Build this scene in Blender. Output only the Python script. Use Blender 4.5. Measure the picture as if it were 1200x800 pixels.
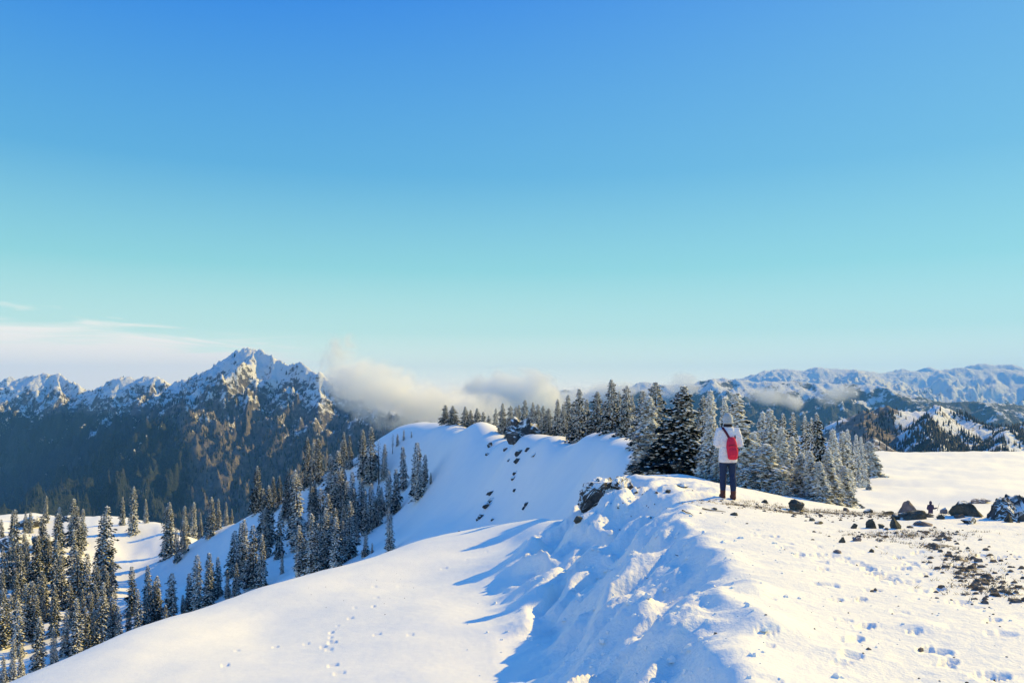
import bpy, bmesh, math, random
import numpy as np
from mathutils import Vector, Matrix
for o in list(bpy.data.objects): bpy.data.objects.remove(o)
S = bpy.context.scene
COL = S.collection
R = math.radians
# ------------------------------------------------------------------ camera
F = 940.0; HY = 470.0; ZC = 1.9          # focal length and horizon of the photo in its pixels, eye height above the ridge
cam_d = bpy.data.cameras.new('camera'); cam = bpy.data.objects.new('camera', cam_d); COL.objects.link(cam)
cam.location = (0, 0, ZC); cam.rotation_euler = (R(90), 0, 0)
cam_d.sensor_width = 36; cam_d.lens = 36*F/1200; cam_d.shift_y = (HY-400)/1200
cam_d.clip_start = 0.1; cam_d.clip_end = 90000
S.camera = cam
# ------------------------------------------------------------------ light, sky, exposure
SUN_AZ, SUN_EL = R(60), R(30)
sv = Vector((math.sin(SUN_AZ)*math.cos(SUN_EL), math.cos(SUN_AZ)*math.cos(SUN_EL), math.sin(SUN_EL)))
sd = bpy.data.lights.new('sun', 'SUN'); sd.energy = 5.0; sd.angle = R(0.5); sd.color = (1.0, 0.71, 0.15)
sun = bpy.data.objects.new('sun', sd); COL.objects.link(sun); sun.rotation_euler = sv.to_track_quat('Z', 'Y').to_euler()
S.view_settings.view_transform = 'Standard'; S.view_settings.look = 'None'
S.view_settings.exposure = 0.37; S.view_settings.gamma = 1.0
S.cycles.max_bounces = 24; S.cycles.volume_bounces = 24; S.cycles.transparent_max_bounces = 8
S.cycles.use_denoising = True
W = bpy.data.worlds.new('World'); S.world = W; W.use_nodes = True
nt = W.node_tree; nt.nodes.clear()
def N(nt, typ, **kw):
    n = nt.nodes.new(typ)
    for k, v in kw.items():
        if k in ('loc',): continue
        setattr(n, k, v)
    return n
def L(nt, a, b): nt.links.new(a, b)
def mathn(nt, op, a, b=None, clamp=False):
    n = nt.nodes.new('ShaderNodeMath'); n.operation = op; n.use_clamp = clamp
    for i, v in enumerate((a, b)):
        if v is None: continue
        if isinstance(v, (int, float)): n.inputs[i].default_value = v
        else: nt.links.new(v, n.inputs[i])
    return n.outputs[0]
def ramp(nt, fac, stops, interp='LINEAR'):
    n = nt.nodes.new('ShaderNodeValToRGB'); n.color_ramp.interpolation = interp
    e = n.color_ramp.elements
    while len(e) < len(stops): e.new(0.5)
    for el, (p, c) in zip(e, stops):
        el.position = p; el.color = (c, c, c, 1) if isinstance(c, (int, float)) else (*c, 1)
    nt.links.new(fac, n.inputs[0]); return n.outputs[0]
def mixc(nt, fac, a, b, mode='MIX'):
    n = nt.nodes.new('ShaderNodeMix'); n.data_type = 'RGBA'; n.blend_type = mode
    for i, v in ((0, fac), (6, a), (7, b)):
        if isinstance(v, (int, float)): n.inputs[i].default_value = v
        elif isinstance(v, tuple): n.inputs[i].default_value = (*v, 1)
        else: nt.links.new(v, n.inputs[i])
    return n.outputs[2]
def lin(r, g, b): return tuple(((c/255)/12.92 if c/255 <= .04045 else ((c/255+.055)/1.055)**2.4) for c in (r, g, b))
sky = N(nt, 'ShaderNodeTexSky', sky_type='NISHITA', sun_disc=False, sun_elevation=SUN_EL, sun_rotation=SUN_AZ,
        altitude=1700, air_density=1.0, dust_density=0.6, ozone_density=2.0)
tc = N(nt, 'ShaderNodeTexCoord'); sx = N(nt, 'ShaderNodeSeparateXYZ'); L(nt, tc.outputs['Generated'], sx.inputs[0])
K = 10.0   # background strength is 0.1
def sc(c, k=K): return tuple(v for v in c)
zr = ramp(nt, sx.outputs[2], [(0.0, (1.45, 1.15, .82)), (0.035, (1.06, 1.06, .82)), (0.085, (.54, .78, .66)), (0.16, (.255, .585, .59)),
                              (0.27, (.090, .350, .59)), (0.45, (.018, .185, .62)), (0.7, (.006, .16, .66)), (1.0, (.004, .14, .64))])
# the sky pales towards the sun's side (right)
right = ramp(nt, mathn(nt, 'MULTIPLY_ADD', sx.outputs[0], 0.5), [(0.0, 0.0), (1.0, 1.0)])
rr = nt.nodes.new('ShaderNodeMapRange'); rr.inputs[1].default_value = -0.5; rr.inputs[2].default_value = 1.0; rr.interpolation_type = 'SMOOTHSTEP'
L(nt, sx.outputs[0], rr.inputs[0])
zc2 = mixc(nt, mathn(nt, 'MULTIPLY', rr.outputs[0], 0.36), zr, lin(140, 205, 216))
# thin cirrus low over the left horizon
mp = N(nt, 'ShaderNodeMapping'); mp.inputs['Scale'].default_value = (3.2, 3.2, 30.0); L(nt, tc.outputs['Generated'], mp.inputs[0])
cn = N(nt, 'ShaderNodeTexNoise'); cn.inputs['Scale'].default_value = 1.7; cn.inputs['Detail'].default_value = 7; cn.inputs['Roughness'].default_value = 0.55
cn.inputs['Distortion'].default_value = 0.9
L(nt, mp.outputs[0], cn.inputs['Vector'])
band = ramp(nt, sx.outputs[2], [(0.0, 1.0), (0.045, 0.94), (0.065, 0.60), (0.10, 0.34), (0.13, 0.0)], 'EASE')
left = nt.nodes.new('ShaderNodeMapRange'); left.inputs[1].default_value = 0.0; left.inputs[2].default_value = -0.42
L(nt, sx.outputs[0], left.inputs[0])
cl = mathn(nt, 'MULTIPLY', mathn(nt, 'MULTIPLY', left.outputs[0], band), 1.0)
cth = mathn(nt, 'ADD', cn.outputs[0], cl)
cm = nt.nodes.new('ShaderNodeMapRange'); cm.inputs[1].default_value = 0.88; cm.inputs[2].default_value = 1.16; cm.interpolation_type = 'SMOOTHSTEP'
L(nt, cth, cm.inputs[0])
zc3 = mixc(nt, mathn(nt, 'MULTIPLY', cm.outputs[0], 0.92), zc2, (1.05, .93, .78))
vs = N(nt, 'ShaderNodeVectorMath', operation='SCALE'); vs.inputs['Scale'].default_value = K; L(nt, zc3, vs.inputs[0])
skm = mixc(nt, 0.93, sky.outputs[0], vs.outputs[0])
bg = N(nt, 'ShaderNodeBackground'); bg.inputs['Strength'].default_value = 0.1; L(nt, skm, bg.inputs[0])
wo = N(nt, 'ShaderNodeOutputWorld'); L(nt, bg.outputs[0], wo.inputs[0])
W.cycles.sampling_method = 'MANUAL'; W.cycles.sample_map_resolution = 512

# ------------------------------------------------------------------ helpers
def tag(o, label=None, cat=None, group=None, kind=None):
    if label: o['label'] = label
    if cat: o['category'] = cat
    if group: o['group'] = group
    if kind: o['kind'] = kind
    return o
def empty(name, loc=(0, 0, 0), rz=0):
    o = bpy.data.objects.new(name, None); COL.objects.link(o); o.location = loc; o.rotation_euler = (0, 0, rz); o.empty_display_size = .2
    return o
def obj(name, me, mat=None, parent=None, loc=None, rz=0):
    if mat is not None and len(me.materials) == 0: me.materials.append(mat)
    o = bpy.data.objects.new(name, me); COL.objects.link(o)
    if parent: o.parent = parent
    if loc is not None: o.location = loc
    if rz: o.rotation_euler = (0, 0, rz)
    return o
def mesh_from(name, v, f, smooth=True):
    me = bpy.data.meshes.new(name); me.from_pydata([tuple(p) for p in v], [], f)
    if smooth: me.shade_smooth()
    me.update(); return me
def grid_mesh(name, X, Y, Z, attrs=None):
    n, m = X.shape
    v = np.empty((n*m, 3), np.float32); v[:, 0] = X.ravel(); v[:, 1] = Y.ravel(); v[:, 2] = Z.ravel()
    i, j = np.meshgrid(np.arange(n-1), np.arange(m-1), indexing='ij'); a = (i*m+j).ravel()
    q = np.stack([a, a+1, a+m+1, a+m], 1).astype(np.int32)      # row = radius, column = bearing
    q = q[:, ::-1]
    me = bpy.data.meshes.new(name); me.vertices.add(len(v)); me.vertices.foreach_set('co', v.ravel())
    me.loops.add(q.size); me.loops.foreach_set('vertex_index', np.ascontiguousarray(q).ravel())
    me.polygons.add(len(q)); me.polygons.foreach_set('loop_start', np.arange(0, q.size, 4, dtype=np.int32))
    me.update(calc_edges=True)
    me.polygons.foreach_set('use_smooth', np.ones(len(q), bool))
    for k, arr in (attrs or {}).items():
        at = me.attributes.new(k, 'FLOAT', 'POINT'); at.data.foreach_set('value', arr.ravel().astype(np.float32))
    me.validate(); return me
_rs = np.random.RandomState(7); PERM = np.concatenate([_rs.permutation(512)]*2); GA = _rs.rand(512)*2*np.pi
GX, GY = np.cos(GA), np.sin(GA)
def pn(x, y, seed=0):
    x = np.asarray(x, float)+seed*17.13; y = np.asarray(y, float)-seed*9.71
    xi = np.floor(x).astype(int); yi = np.floor(y).astype(int); xf = x-xi; yf = y-yi
    u = xf*xf*xf*(xf*(xf*6-15)+10); w = yf*yf*yf*(yf*(yf*6-15)+10)
    def g(a, b, dx, dy):
        h = PERM[(PERM[a & 511]+b) & 511]; return GX[h]*dx+GY[h]*dy
    n00 = g(xi, yi, xf, yf); n10 = g(xi+1, yi, xf-1, yf); n01 = g(xi, yi+1, xf, yf-1); n11 = g(xi+1, yi+1, xf-1, yf-1)
    return ((n00*(1-u)+n10*u)*(1-w)+(n01*(1-u)+n11*u)*w)*1.5
def fbm(x, y, o=4, seed=0, gain=.5):
    s = 0; a = 1
    for k in range(o): s = s+a*pn(x*2**k, y*2**k, seed+k); a *= gain
    return s
def ridged(x, y, o=4, seed=0, gain=.5):
    s = 0; a = 1; w = 1
    for k in range(o):
        n = (1-np.abs(pn(x*2**k, y*2**k, seed+k))*1.4); n = np.clip(n, 0, 1)**2*w
        s = s+a*n; w = np.clip(n*1.6, 0, 1); a *= gain
    return s
def sstep(a, b, x):
    t = np.clip((x-a)/(b-a), 0, 1); return t*t*(3-2*t)
def Q(px, py, Y): return ((px-600)/F*Y, Y, ZC-(py-HY)/F*Y)

# ------------------------------------------------------------------ materials
def mat(name): 
    m = bpy.data.materials.new(name); m.use_nodes = True; t = m.node_tree; b = t.nodes['Principled BSDF']
    b.inputs['Roughness'].default_value = .8; b.inputs['Specular IOR Level'].default_value = .25
    return m, t, b
def noise(t, vec, scale, detail=4, rough=.55, dist=0):
    n = t.nodes.new('ShaderNodeTexNoise'); n.inputs['Scale'].default_value = scale; n.inputs['Detail'].default_value = detail
    n.inputs['Roughness'].default_value = rough; n.inputs['Distortion'].default_value = dist
    if vec is not None: t.links.new(vec, n.inputs['Vector'])
    return n.outputs[0]
def bump(t, b, h, strength, dist):
    n = t.nodes.new('ShaderNodeBump'); n.inputs['Strength'].default_value = strength; n.inputs['Distance'].default_value = dist
    t.links.new(h, n.inputs['Height']); t.links.new(n.outputs[0], b.inputs['Normal']); return n
def mrange(t, v, a, b, lo=0., hi=1.):
    n = t.nodes.new('ShaderNodeMapRange'); n.interpolation_type = 'SMOOTHSTEP'
    for i, k in zip((1, 2, 3, 4), (a, b, lo, hi)): n.inputs[i].default_value = k
    t.links.new(v, n.inputs[0]); return n.outputs[0]
SNOW = (.87, .865, .85)
def solid(name, c, rough=.8, var=.15, scale=30, bs=0, bd=.01, spec=.25):
    m, t, b = mat(name); g = t.nodes.new('ShaderNodeTexCoord')
    n = noise(t, g.outputs['Object'], scale)
    cr = ramp(t, n, [(.3, tuple(x*(1-var) for x in c)), (.7, tuple(min(1, x*(1+var)) for x in c))])
    t.links.new(cr, b.inputs['Base Color']); b.inputs['Roughness'].default_value = rough; b.inputs['Specular IOR Level'].default_value = spec
    if bs: bump(t, b, n, bs, bd)
    return m
# snow ground with bare dirt where the 'dirt' attribute says so
m_ground, t, b = mat('trodden_snow'); g = t.nodes.new('ShaderNodeNewGeometry'); P = g.outputs['Position']
at = t.nodes.new('ShaderNodeAttribute'); at.attribute_name = 'dirt'
dn = noise(t, P, 5.0, 8, .65); dn2 = noise(t, P, 28, 4, .6)
dm = mathn(t, 'ADD', mathn(t, 'MULTIPLY', at.outputs['Fac'], 0.62), mathn(t, 'MULTIPLY', mathn(t, 'ADD', dn, dn2), .5))
dmask = mrange(t, dm, .99, 1.05)
dcol = ramp(t, noise(t, P, 60, 4), [(.3, (.10, .085, .075)), (.55, (.22, .18, .14)), (.75, (.34, .27, .19))])
scol = ramp(t, noise(t, P, .8, 5), [(.3, (.84, .84, .83)), (.7, (.89, .88, .855))])
t.links.new(mixc(t, dmask, scol, dcol), b.inputs['Base Color'])
h1 = noise(t, P, 9, 6, .6); h2 = noise(t, P, 45, 3, .6)
rg = t.nodes.new('ShaderNodeAttribute'); rg.attribute_name = 'rough'
hh = mathn(t, 'ADD', mathn(t, 'MULTIPLY', h1, 1.0), mathn(t, 'MULTIPLY', h2, .25))
bm_ = bump(t, b, hh, 1.0, .03); t.links.new(mathn(t, 'ADD', mathn(t, 'MULTIPLY', rg.outputs['Fac'], .6), .08), bm_.inputs['Strength'])
b.inputs['Roughness'].default_value = .65
m_snow = solid('fresh_snow', SNOW, .7, .02, 12, .25, .02)

# rock with snow caught on the faces that look up
def rockmat(name, dark, light, cover, nscale=3.0, edge=.12):
    m, t, b = mat(name); g = t.nodes.new('ShaderNodeNewGeometry'); P = g.outputs['Position']
    s = t.nodes.new('ShaderNodeSeparateXYZ'); t.links.new(g.outputs['Normal'], s.inputs[0])
    n1 = noise(t, P, nscale*2.5, 8, .65); n2 = noise(t, P, nscale, 6, .6)
    col = ramp(t, n1, [(.3, dark), (.55, tuple((a+c)/2 for a, c in zip(dark, light))), (.75, light)])
    k = mathn(t, 'ADD', s.outputs[2], mathn(t, 'MULTIPLY', mathn(t, 'SUBTRACT', n2, .5), 1.5))
    ms = mrange(t, k, cover-edge, cover+edge)
    t.links.new(mixc(t, ms, col, SNOW), b.inputs['Base Color']); bump(t, b, n1, .7, .05); b.inputs['Roughness'].default_value = .85
    return m
m_rock = rockmat('lichen_rock', (.022, .026, .026), (.16, .15, .125), .98)
m_rock_snow = rockmat('snow_crusted_rock', (.02, .022, .025), (.13, .12, .11), .42, 5)
m_crag = rockmat('ridge_crag', (.02, .025, .03), (.12, .12, .12), .62, 1.2)
m_rock_pale = rockmat('pale_rock', (.12, .09, .09), (.32, .26, .25), .95)
m_stone = solid('dark_stone', (.15, .12, .105), .9, .5, 9, .4, .02)
m_grass = solid('dead_grass', (.26, .19, .11), .9, .4, 3)
m_bark = solid('fir_bark', (.07, .05, .04), .9, .3, 20)
def needles(name, frost, dark=(.008, .018, .022), light=(.014, .034, .042)):
    m, t, b = mat(name); g = t.nodes.new('ShaderNodeTexCoord')
    oi = t.nodes.new('ShaderNodeObjectInfo')
    n = noise(t, g.outputs['Object'], 22, 4, .6); n2 = noise(t, g.outputs['Object'], 9, 5, .65)
    col = ramp(t, n, [(.3, dark), (.7, light)])
    fm = mrange(t, mathn(t, 'ADD', n2, mathn(t, 'MULTIPLY', oi.outputs['Random'], .06)), .62-frost*.45, .80-frost*.35)
    t.links.new(mixc(t, mathn(t, 'MULTIPLY', fm, .8), col, (.70, .72, .74)), b.inputs['Base Color']); b.inputs['Roughness'].default_value = .75
    b.inputs['Specular IOR Level'].default_value = .15
    return m
m_needle_dark = needles('dark_fir_needles', .12)
m_needle_mid = needles('dusted_fir_needles', .22)
m_needle_frost = needles('frosted_fir_needles', .48, (.012, .026, .032), (.03, .052, .058))

# mountains
def mountmat(name, kind):
    m, t, b = mat(name); g = t.nodes.new('ShaderNodeNewGeometry'); P = g.outputs['Position']
    s = t.nodes.new('ShaderNodeSeparateXYZ'); t.links.new(g.outputs['Normal'], s.inputs[0])
    p = t.nodes.new('ShaderNodeSeparateXYZ'); t.links.new(P, p.inputs[0])
    sn = t.nodes.new('ShaderNodeAttribute'); sn.attribute_name = 'snow'
    fo = t.nodes.new('ShaderNodeAttribute'); fo.attribute_name = 'forest'
    sc_ = {'left': 1.0, 'hill': 2.2, 'far': .28}[kind]
    n1 = noise(t, P, .012*sc_, 8, .65); n2 = noise(t, P, .05*sc_, 7, .7); n3 = noise(t, P, .30*sc_, 4, .7)
    if kind == 'left': rock = ramp(t, n2, [(.3, (.05, .055, .075)), (.5, (.14, .13, .135)), (.72, (.32, .26, .24))])
    elif kind == 'hill': rock = ramp(t, n2, [(.3, (.10, .09, .09)), (.7, (.30, .25, .22))])
    else: rock = ramp(t, n2, [(.3, (.04, .055, .075)), (.7, (.13, .13, .14))])
    tree = ramp(t, n3, [(.38, (.005, .014, .022)), (.55, (.028, .040, .040)), (.72, (.10, .10, .09))])
    fm = mrange(t, mathn(t, 'ADD', fo.outputs['Fac'], mathn(t, 'MULTIPLY', mathn(t, 'ADD', n1, n2), .8)), 1.1, 1.35)
    base = mixc(t, fm, rock, tree)
    k = mathn(t, 'ADD', sn.outputs['Fac'], mathn(t, 'MULTIPLY', mathn(t, 'ADD', mathn(t, 'MULTIPLY', n1, 1.2), mathn(t, 'MULTIPLY', n2, 1.45)), .9))
    k = mathn(t, 'ADD', k, mathn(t, 'MULTIPLY', s.outputs[2], .35)); k = mathn(t, 'ADD', k, mathn(t, 'MULTIPLY', mathn(t, 'SUBTRACT', n3, .5), .55)) if kind == 'left' else k
    ms = mrange(t, k, 1.83, 1.97) if kind != 'hill' else mrange(t, k, 1.84, 1.97)
    t.links.new(mixc(t, ms, base, (.84, .85, .87)), b.inputs['Base Color'])
    bump(t, b, mathn(t, 'ADD', n2, mathn(t, 'MULTIPLY', n3, .5)), .8, {'left': 14, 'hill': 5, 'far': 40}[kind])
    b.inputs['Roughness'].default_value = .9; return m
m_left = mountmat('rocky_mountainside', 'left'); m_hill = mountmat('snowy_hillside', 'hill'); m_far = mountmat('distant_range', 'far')
m_valley = solid('valley_forest', (.03, .05, .05), .9, .3, .02)

# ------------------------------------------------------------------ near ground: smooth surface through surveyed points
C = []
def q(px, py, Y): C.append(Q(px, py, Y))
def p_(px, Y, z): C.append(((px-600)/F*Y, Y, z))
for px in (1090, 1200, 1450, 2000):
    for Y, z in ((3, .25), (4.5, .22), (7, .15), (10, .06), (13, -.02), (15, -.22), (17, -.52), (19, -.9), (25, -2.1), (40, -4.9), (63, -7.75), (85, -8.6), (110, -9.2), (160, -10.4), (212, -11.6), (260, -20), (330, -60), (420, -120)): p_(px, Y, z)
for Y, z in ((4.5, .24), (7, .16), (10, .07), (13, -.04), (15.5, -.2), (20, -.65), (25, -1.3), (40, -4.2), (63, -7.4), (110, -9.2), (160, -10.4), (212, -11.6), (260, -22), (330, -60), (420, -120)): p_(970, Y, z)
for Y, z in ((3, .3), (4.5, .25), (8, .13), (12, .06), (15.7, -.02), (17.5, 0.0), (22, -.45), (30, -1.4), (50, -4), (80, -7.5), (130, -10), (200, -13), (330, -60), (420, -120)): p_(860, Y, z)
for px, Y, z in ((800, 4, .2), (830, 5.5, .2), (830, 7.5, .13), (812, 10, .08), (795, 13, .03), (785, 16, .03), (790, 19.5, .03), (790, 30, -.5), (800, 45, -1.8), (800, 80, -7), (800, 150, -14), (780, 420, -120)): p_(px, Y, z)
q(800, 556, 22)
# bank between path and apron
q(640, 800, 8.8); q(740, 800, 6); q(622, 750, 11); q(598, 690, 15); q(600, 650, 18); q(645, 620, 19.5); q(720, 700, 10.8); q(720, 640, 14.3); q(735, 598, 16.6); q(683, 602, 19)
q(780, 640, 11.5); q(770, 760, 6.3)
for px, Y, z in ((600, 3, .2), (600, 4.5, -.15), (400, 4.5, -.9), (0, 4.5, -1.5), (-500, 4, -1.7), (900, 3, .3)): p_(px, Y, z)
# apron
for a in ((500, 800, 9.6), (500, 720, 13.5), (500, 670, 19), (480, 640, 26), (300, 800, 10.5), (300, 740, 14.5), (300, 690, 20), (150, 800, 11), (150, 742, 16.5), (15, 797, 13),
          (600, 617, 26), (600, 635, 21), (400, 664, 23), (560, 624, 27), (640, 608, 23), (680, 600, 20.5)): q(*a)
for a in ((0, 9, -2.0), (-300, 6.5, -2.2), (-300, 12, -4.2), (-600, 10, -5), (15, 17, -5.4), (15, 30, -13), (15, 60, -26), (150, 22, -6.4), (150, 35, -14), (150, 65, -26), (300, 27, -6.2), (300, 40, -12), (300, 70, -19),
          (400, 30, -6.3), (400, 45, -11), (400, 70, -15.5), (480, 33, -5.8), (480, 48, -9.4), (560, 34, -5), (560, 45, -7.2), (600, 33, -4.3), (600, 42, -6.0), (640, 28, -3.2), (640, 36, -4.6), (680, 24, -2.2), (680, 32, -3.3),
          (-100, 50, -22), (-100, 25, -10), (-100, 100, -30), (-500, 200, -35), (-500, 100, -32), (-500, 50, -24), (-500, 20, -9), (60, 85, -28), (320, 85, -19.5), (220, 85, -25)): p_(*a)
# bowl, its crest and the forested spur
for a in ((480, 634, 72), (600, 612, 56), (600, 575, 62), (600, 540, 68), (610, 510, 72), (680, 594, 38), (680, 560, 44), (680, 532, 49), (680, 517, 52), (740, 560, 20.5), (740, 545, 28), (740, 525, 36), (740, 513, 42),
          (710, 575, 18), (705, 555, 32), (705, 530, 40), (712, 514, 46), (640, 600, 45), (640, 570, 52), (640, 540, 58), (640, 516, 62), (560, 620, 60), (560, 590, 72), (560, 550, 85), (560, 515, 98), (560, 498, 105),
          (520, 499, 128), (520, 520, 115), (520, 560, 98), (520, 600, 82), (520, 624, 66), (480, 505, 140), (480, 530, 132), (480, 570, 118), (480, 605, 98), (440, 528, 146), (440, 560, 135), (440, 600, 120), (440, 642, 90),
          (380, 560, 152), (380, 600, 138), (380, 640, 115), (380, 662, 95), (320, 588, 158), (320, 620, 145), (320, 660, 118), (285, 604, 162), (250, 622, 168), (215, 645, 170), (215, 680, 145), (215, 700, 120),
          (150, 608, 230), (150, 650, 190), (150, 680, 160), (150, 715, 120), (60, 605, 230), (60, 625, 200), (60, 680, 150), (60, 740, 110), (-100, 605, 220), (-100, 680, 150), (190, 612, 215), (100, 640, 190)): q(*a)
for a in ((680, 62, -1.4), (680, 100, -9), (740, 60, -2.2), (740, 100, -9), (640, 75, -2), (640, 120, -11), (610, 85, -1.6), (560, 125, -3), (560, 200, -28), (520, 155, -5), (520, 230, -35), (480, 165, -9), (480, 240, -45), (440, 172, -15),
          (440, 240, -50), (380, 180, -24), (380, 240, -55), (320, 188, -32), (320, 250, -65), (250, 215, -38), (250, 270, -65), (150, 262, -48), (150, 310, -90), (60, 262, -46), (60, 310, -90), (-100, 260, -50), (-500, 300, -90),
          (650, 420, -140), (500, 420, -150), (300, 420, -160), (0, 420, -170), (-500, 420, -170), (700, 200, -22)): p_(*a)
C = np.array(C)
def feat(X, Y):
    return np.arctan2(X, Y)*2.0, np.log(np.hypot(X, Y))
cu, cv = feat(C[:, 0], C[:, 1]); cs = (C[:, 2]-ZC)/np.hypot(C[:, 0], C[:, 1])
def kern(d2): return 0.5*d2*np.log(d2+1e-9)
n_ = len(C); A = np.zeros((n_+3, n_+3)); A[:n_, :n_] = kern((cu[:, None]-cu)**2+(cv[:, None]-cv)**2)+np.eye(n_)*2e-4
A[:n_, n_] = A[n_, :n_] = 1; A[:n_, n_+1] = A[n_+1, :n_] = cu; A[:n_, n_+2] = A[n_+2, :n_] = cv
wgt = np.linalg.solve(A, np.concatenate([cs, [0, 0, 0]]))
def tps(X, Y):
    X = np.asarray(X, float); Y = np.asarray(Y, float); u, v = feat(X, Y); s = wgt[n_]+wgt[n_+1]*u+wgt[n_+2]*v
    for k in range(n_): s += wgt[k]*kern((u-cu[k])**2+(v-cv[k])**2)
    return s*np.hypot(X, Y)+ZC
CRY = np.array([2, 5, 7.5, 10, 13, 16, 18, 21]); CRX = np.array([.5, 1.25, 1.85, 2.25, 2.65, 2.95, 3.0, 3.2])
BAY = np.array([2, 6, 8.8, 11, 15, 18, 19.5, 21]); BAX = np.array([-1.2, -.1, .3, .2, -.1, 0., .8, 2.])
random.seed(3)
PR = []   # footprints: x, y, bearing, length, width, depth
def track(px0, py0, px1, py1, n, seedv, sz=1., depth=.055):
    rr_ = random.Random(seedv)
    for k in range(n):
        f = (k+rr_.uniform(-.3, .3))/max(1, n-1); px = px0+(px1-px0)*f+rr_.uniform(-5, 5); py = py0+(py1-py0)*f+rr_.uniform(-3, 3)
        PR.append((px, py, rr_.uniform(-.5, .5), rr_.uniform(.20, .34)*sz*.85, rr_.uniform(.08, .13)*sz*.85, depth*rr_.uniform(.35, .95)))
track(965, 650, 1080, 690, 12, 1); track(1085, 765, 1170, 800, 4, 2, .8); track(990, 775, 1015, 735, 3, 3, .85, .05); track(940, 600, 1000, 770, 9, 4, .8); track(1030, 640, 1180, 740, 9, 5, .9)
track(880, 620, 960, 660, 8, 6, .8); track(1060, 720, 1110, 790, 4, 7, .6, .04); track(385, 745, 395, 790, 5, 8, .7, .05); track(380, 760, 440, 690, 7, 9, .6, .04); track(440, 700, 620, 625, 6, 10, .6, .03)
track(280, 760, 480, 740, 6, 11, .6, .04); track(900, 700, 890, 800, 4, 12, .8, .03); track(1120, 660, 1190, 650, 6, 13, .8); track(1010, 700, 1090, 640, 8, 14, .8); track(240, 790, 560, 660, 4, 15, .5, .03)
def ground_base(X, Y):
    X = np.asarray(X, float); Y = np.asarray(Y, float); z = tps(X, Y); r = np.hypot(X, Y)
    # broad undulation grows with distance
    far = sstep(24, 60, r)
    z = z+far*(fbm(X/14, Y/14, 4, 3)*.5)+far*sstep(90, 160, r)*fbm(X/30, Y/30, 4, 5)*1.1*sstep(10, -30, X)
    z = z+(1-far)*fbm(X/2.6, Y/2.6, 3, 9)*.035
    return z
def bankmask(X, Y):
    c = np.interp(Y, CRY, CRX); bx = np.interp(Y, BAY, BAX)
    return sstep(-.5, .7, X-bx)*sstep(.35, -.45, X-c)*sstep(21.5, 18.5, Y)
def ground_detail(X, Y):
    m = bankmask(X, Y)
    c = np.interp(Y, CRY, CRX); u = -.87*X-.49*Y; v = .49*X-.87*Y          # sastrugi run down and to the left
    wx = fbm(X/1.5, Y/1.5, 2, 21)*.5
    d = fbm(u/2.8+wx, v/1.3+wx, 3, 31, .42)*.32+.11*np.sin((X-c)*4.0+fbm(X/1.3, Y/2.2, 2, 47)*4)+(ridged(u/1.7+wx, v/.5+wx, 3, 43)-.9)*.055+fbm(u/.5, v/.16, 3, 48)*.030+fbm(X/.12, Y/.12, 2, 51)*.010
    z = m*d
    lip = np.exp(-((X-c-.15+fbm(X/1.2, Y/.7, 2, 61)*.35)/.28)**2)*sstep(19, 16, Y)       # raised wind lip along the crest
    z += lip*(.07+.05*fbm(X/.8, Y/.5, 2, 63))
    rt = sstep(c-.2, c+1.6, X)*sstep(26, 16, Y)                            # rough, trodden crust right of the crest
    z += rt*(fbm(X/.55, Y/.4, 3, 71)*.006+np.clip(fbm(X/1.1, Y/.5, 3, 75)-.45, 0, 1)*.05)
    z += sstep(30, 12, np.hypot(X, Y))*(1-m)*fbm(u/.9, v/.16, 3, 91)*.007
    # hummocks around the outcrop and the person
    hm = np.exp(-(((X-3.0)/1.7)**2+((Y-17)/2.2)**2)); z += hm*(fbm(X/.6, Y/.5, 4, 81)*.10)
    return z
def ground(X, Y): return ground_base(X, Y)+ground_detail(X, Y)
def hit(px, py, ymin, ymax=400, default=None):
    """point where the line of sight through a photo pixel meets the ground beyond ymin"""
    Ys = np.exp(np.linspace(math.log(ymin), math.log(ymax), 260)); Xs = (px-600)/F*Ys
    g = ground(Xs, Ys); zr_ = ZC-(py-HY)/F*Ys; i = np.where(g >= zr_)[0]
    if len(i) == 0:
        k = int(np.argmin(zr_-g)) if default is None else int(np.argmin(abs(Ys-default)))
    else: k = int(i[0])
    return float(Xs[k]), float(Ys[k]), float(g[k])
# grid
th = np.concatenate([np.linspace(R(-66), R(-36), 60)[:-1], np.linspace(R(-36), R(36), 880), np.linspace(R(36), R(66), 60)[1:]])
rad = np.concatenate([np.exp(np.linspace(math.log(2.2), math.log(30), 410))[:-1], np.exp(np.linspace(math.log(30), math.log(430), 150))])
RR, TT = np.meshgrid(rad, th, indexing='ij'); GXX = RR*np.sin(TT); GYY = RR*np.cos(TT)
GZ = ground(GXX, GYY)
dirt = np.zeros_like(GZ)
FD = np.zeros_like(GZ); FU = np.zeros_like(GZ)
for px, py, a, ln, wd, dp in PR:
    x, y, z = hit(px, py, 4, 40)
    sel = (abs(GXX-x) < .5) & (abs(GYY-y) < .5)
    if not sel.any(): continue
    dx = GXX[sel]-x; dy = GYY[sel]-y; a2 = a+.3; u = dx*math.cos(a2)+dy*math.sin(a2); v = -dx*math.sin(a2)+dy*math.cos(a2)
    e = (u/(ln*.5))**2+(v/(wd*.6))**2+.7*fbm(dx*7, dy*7, 2, int(px)); FD[sel] = np.minimum(FD[sel], -dp*sstep(1.25, .55, e)); FU[sel] = np.maximum(FU[sel], dp*.15*np.exp(-((e-1.5)/.4)**2))
GZ += FD+FU*(FD > -.003)
def blob(px, py, rx, ry, amt=1.):
    x, y, z = hit(px, py, 4, 60); k = (abs(GXX-x) < rx*3) & (abs(GYY-y) < ry*3)
    dirt[k] = np.maximum(dirt[k], amt*np.exp(-((GXX[k]-x)/rx)**2-((GYY[k]-y)/ry)**2))
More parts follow.
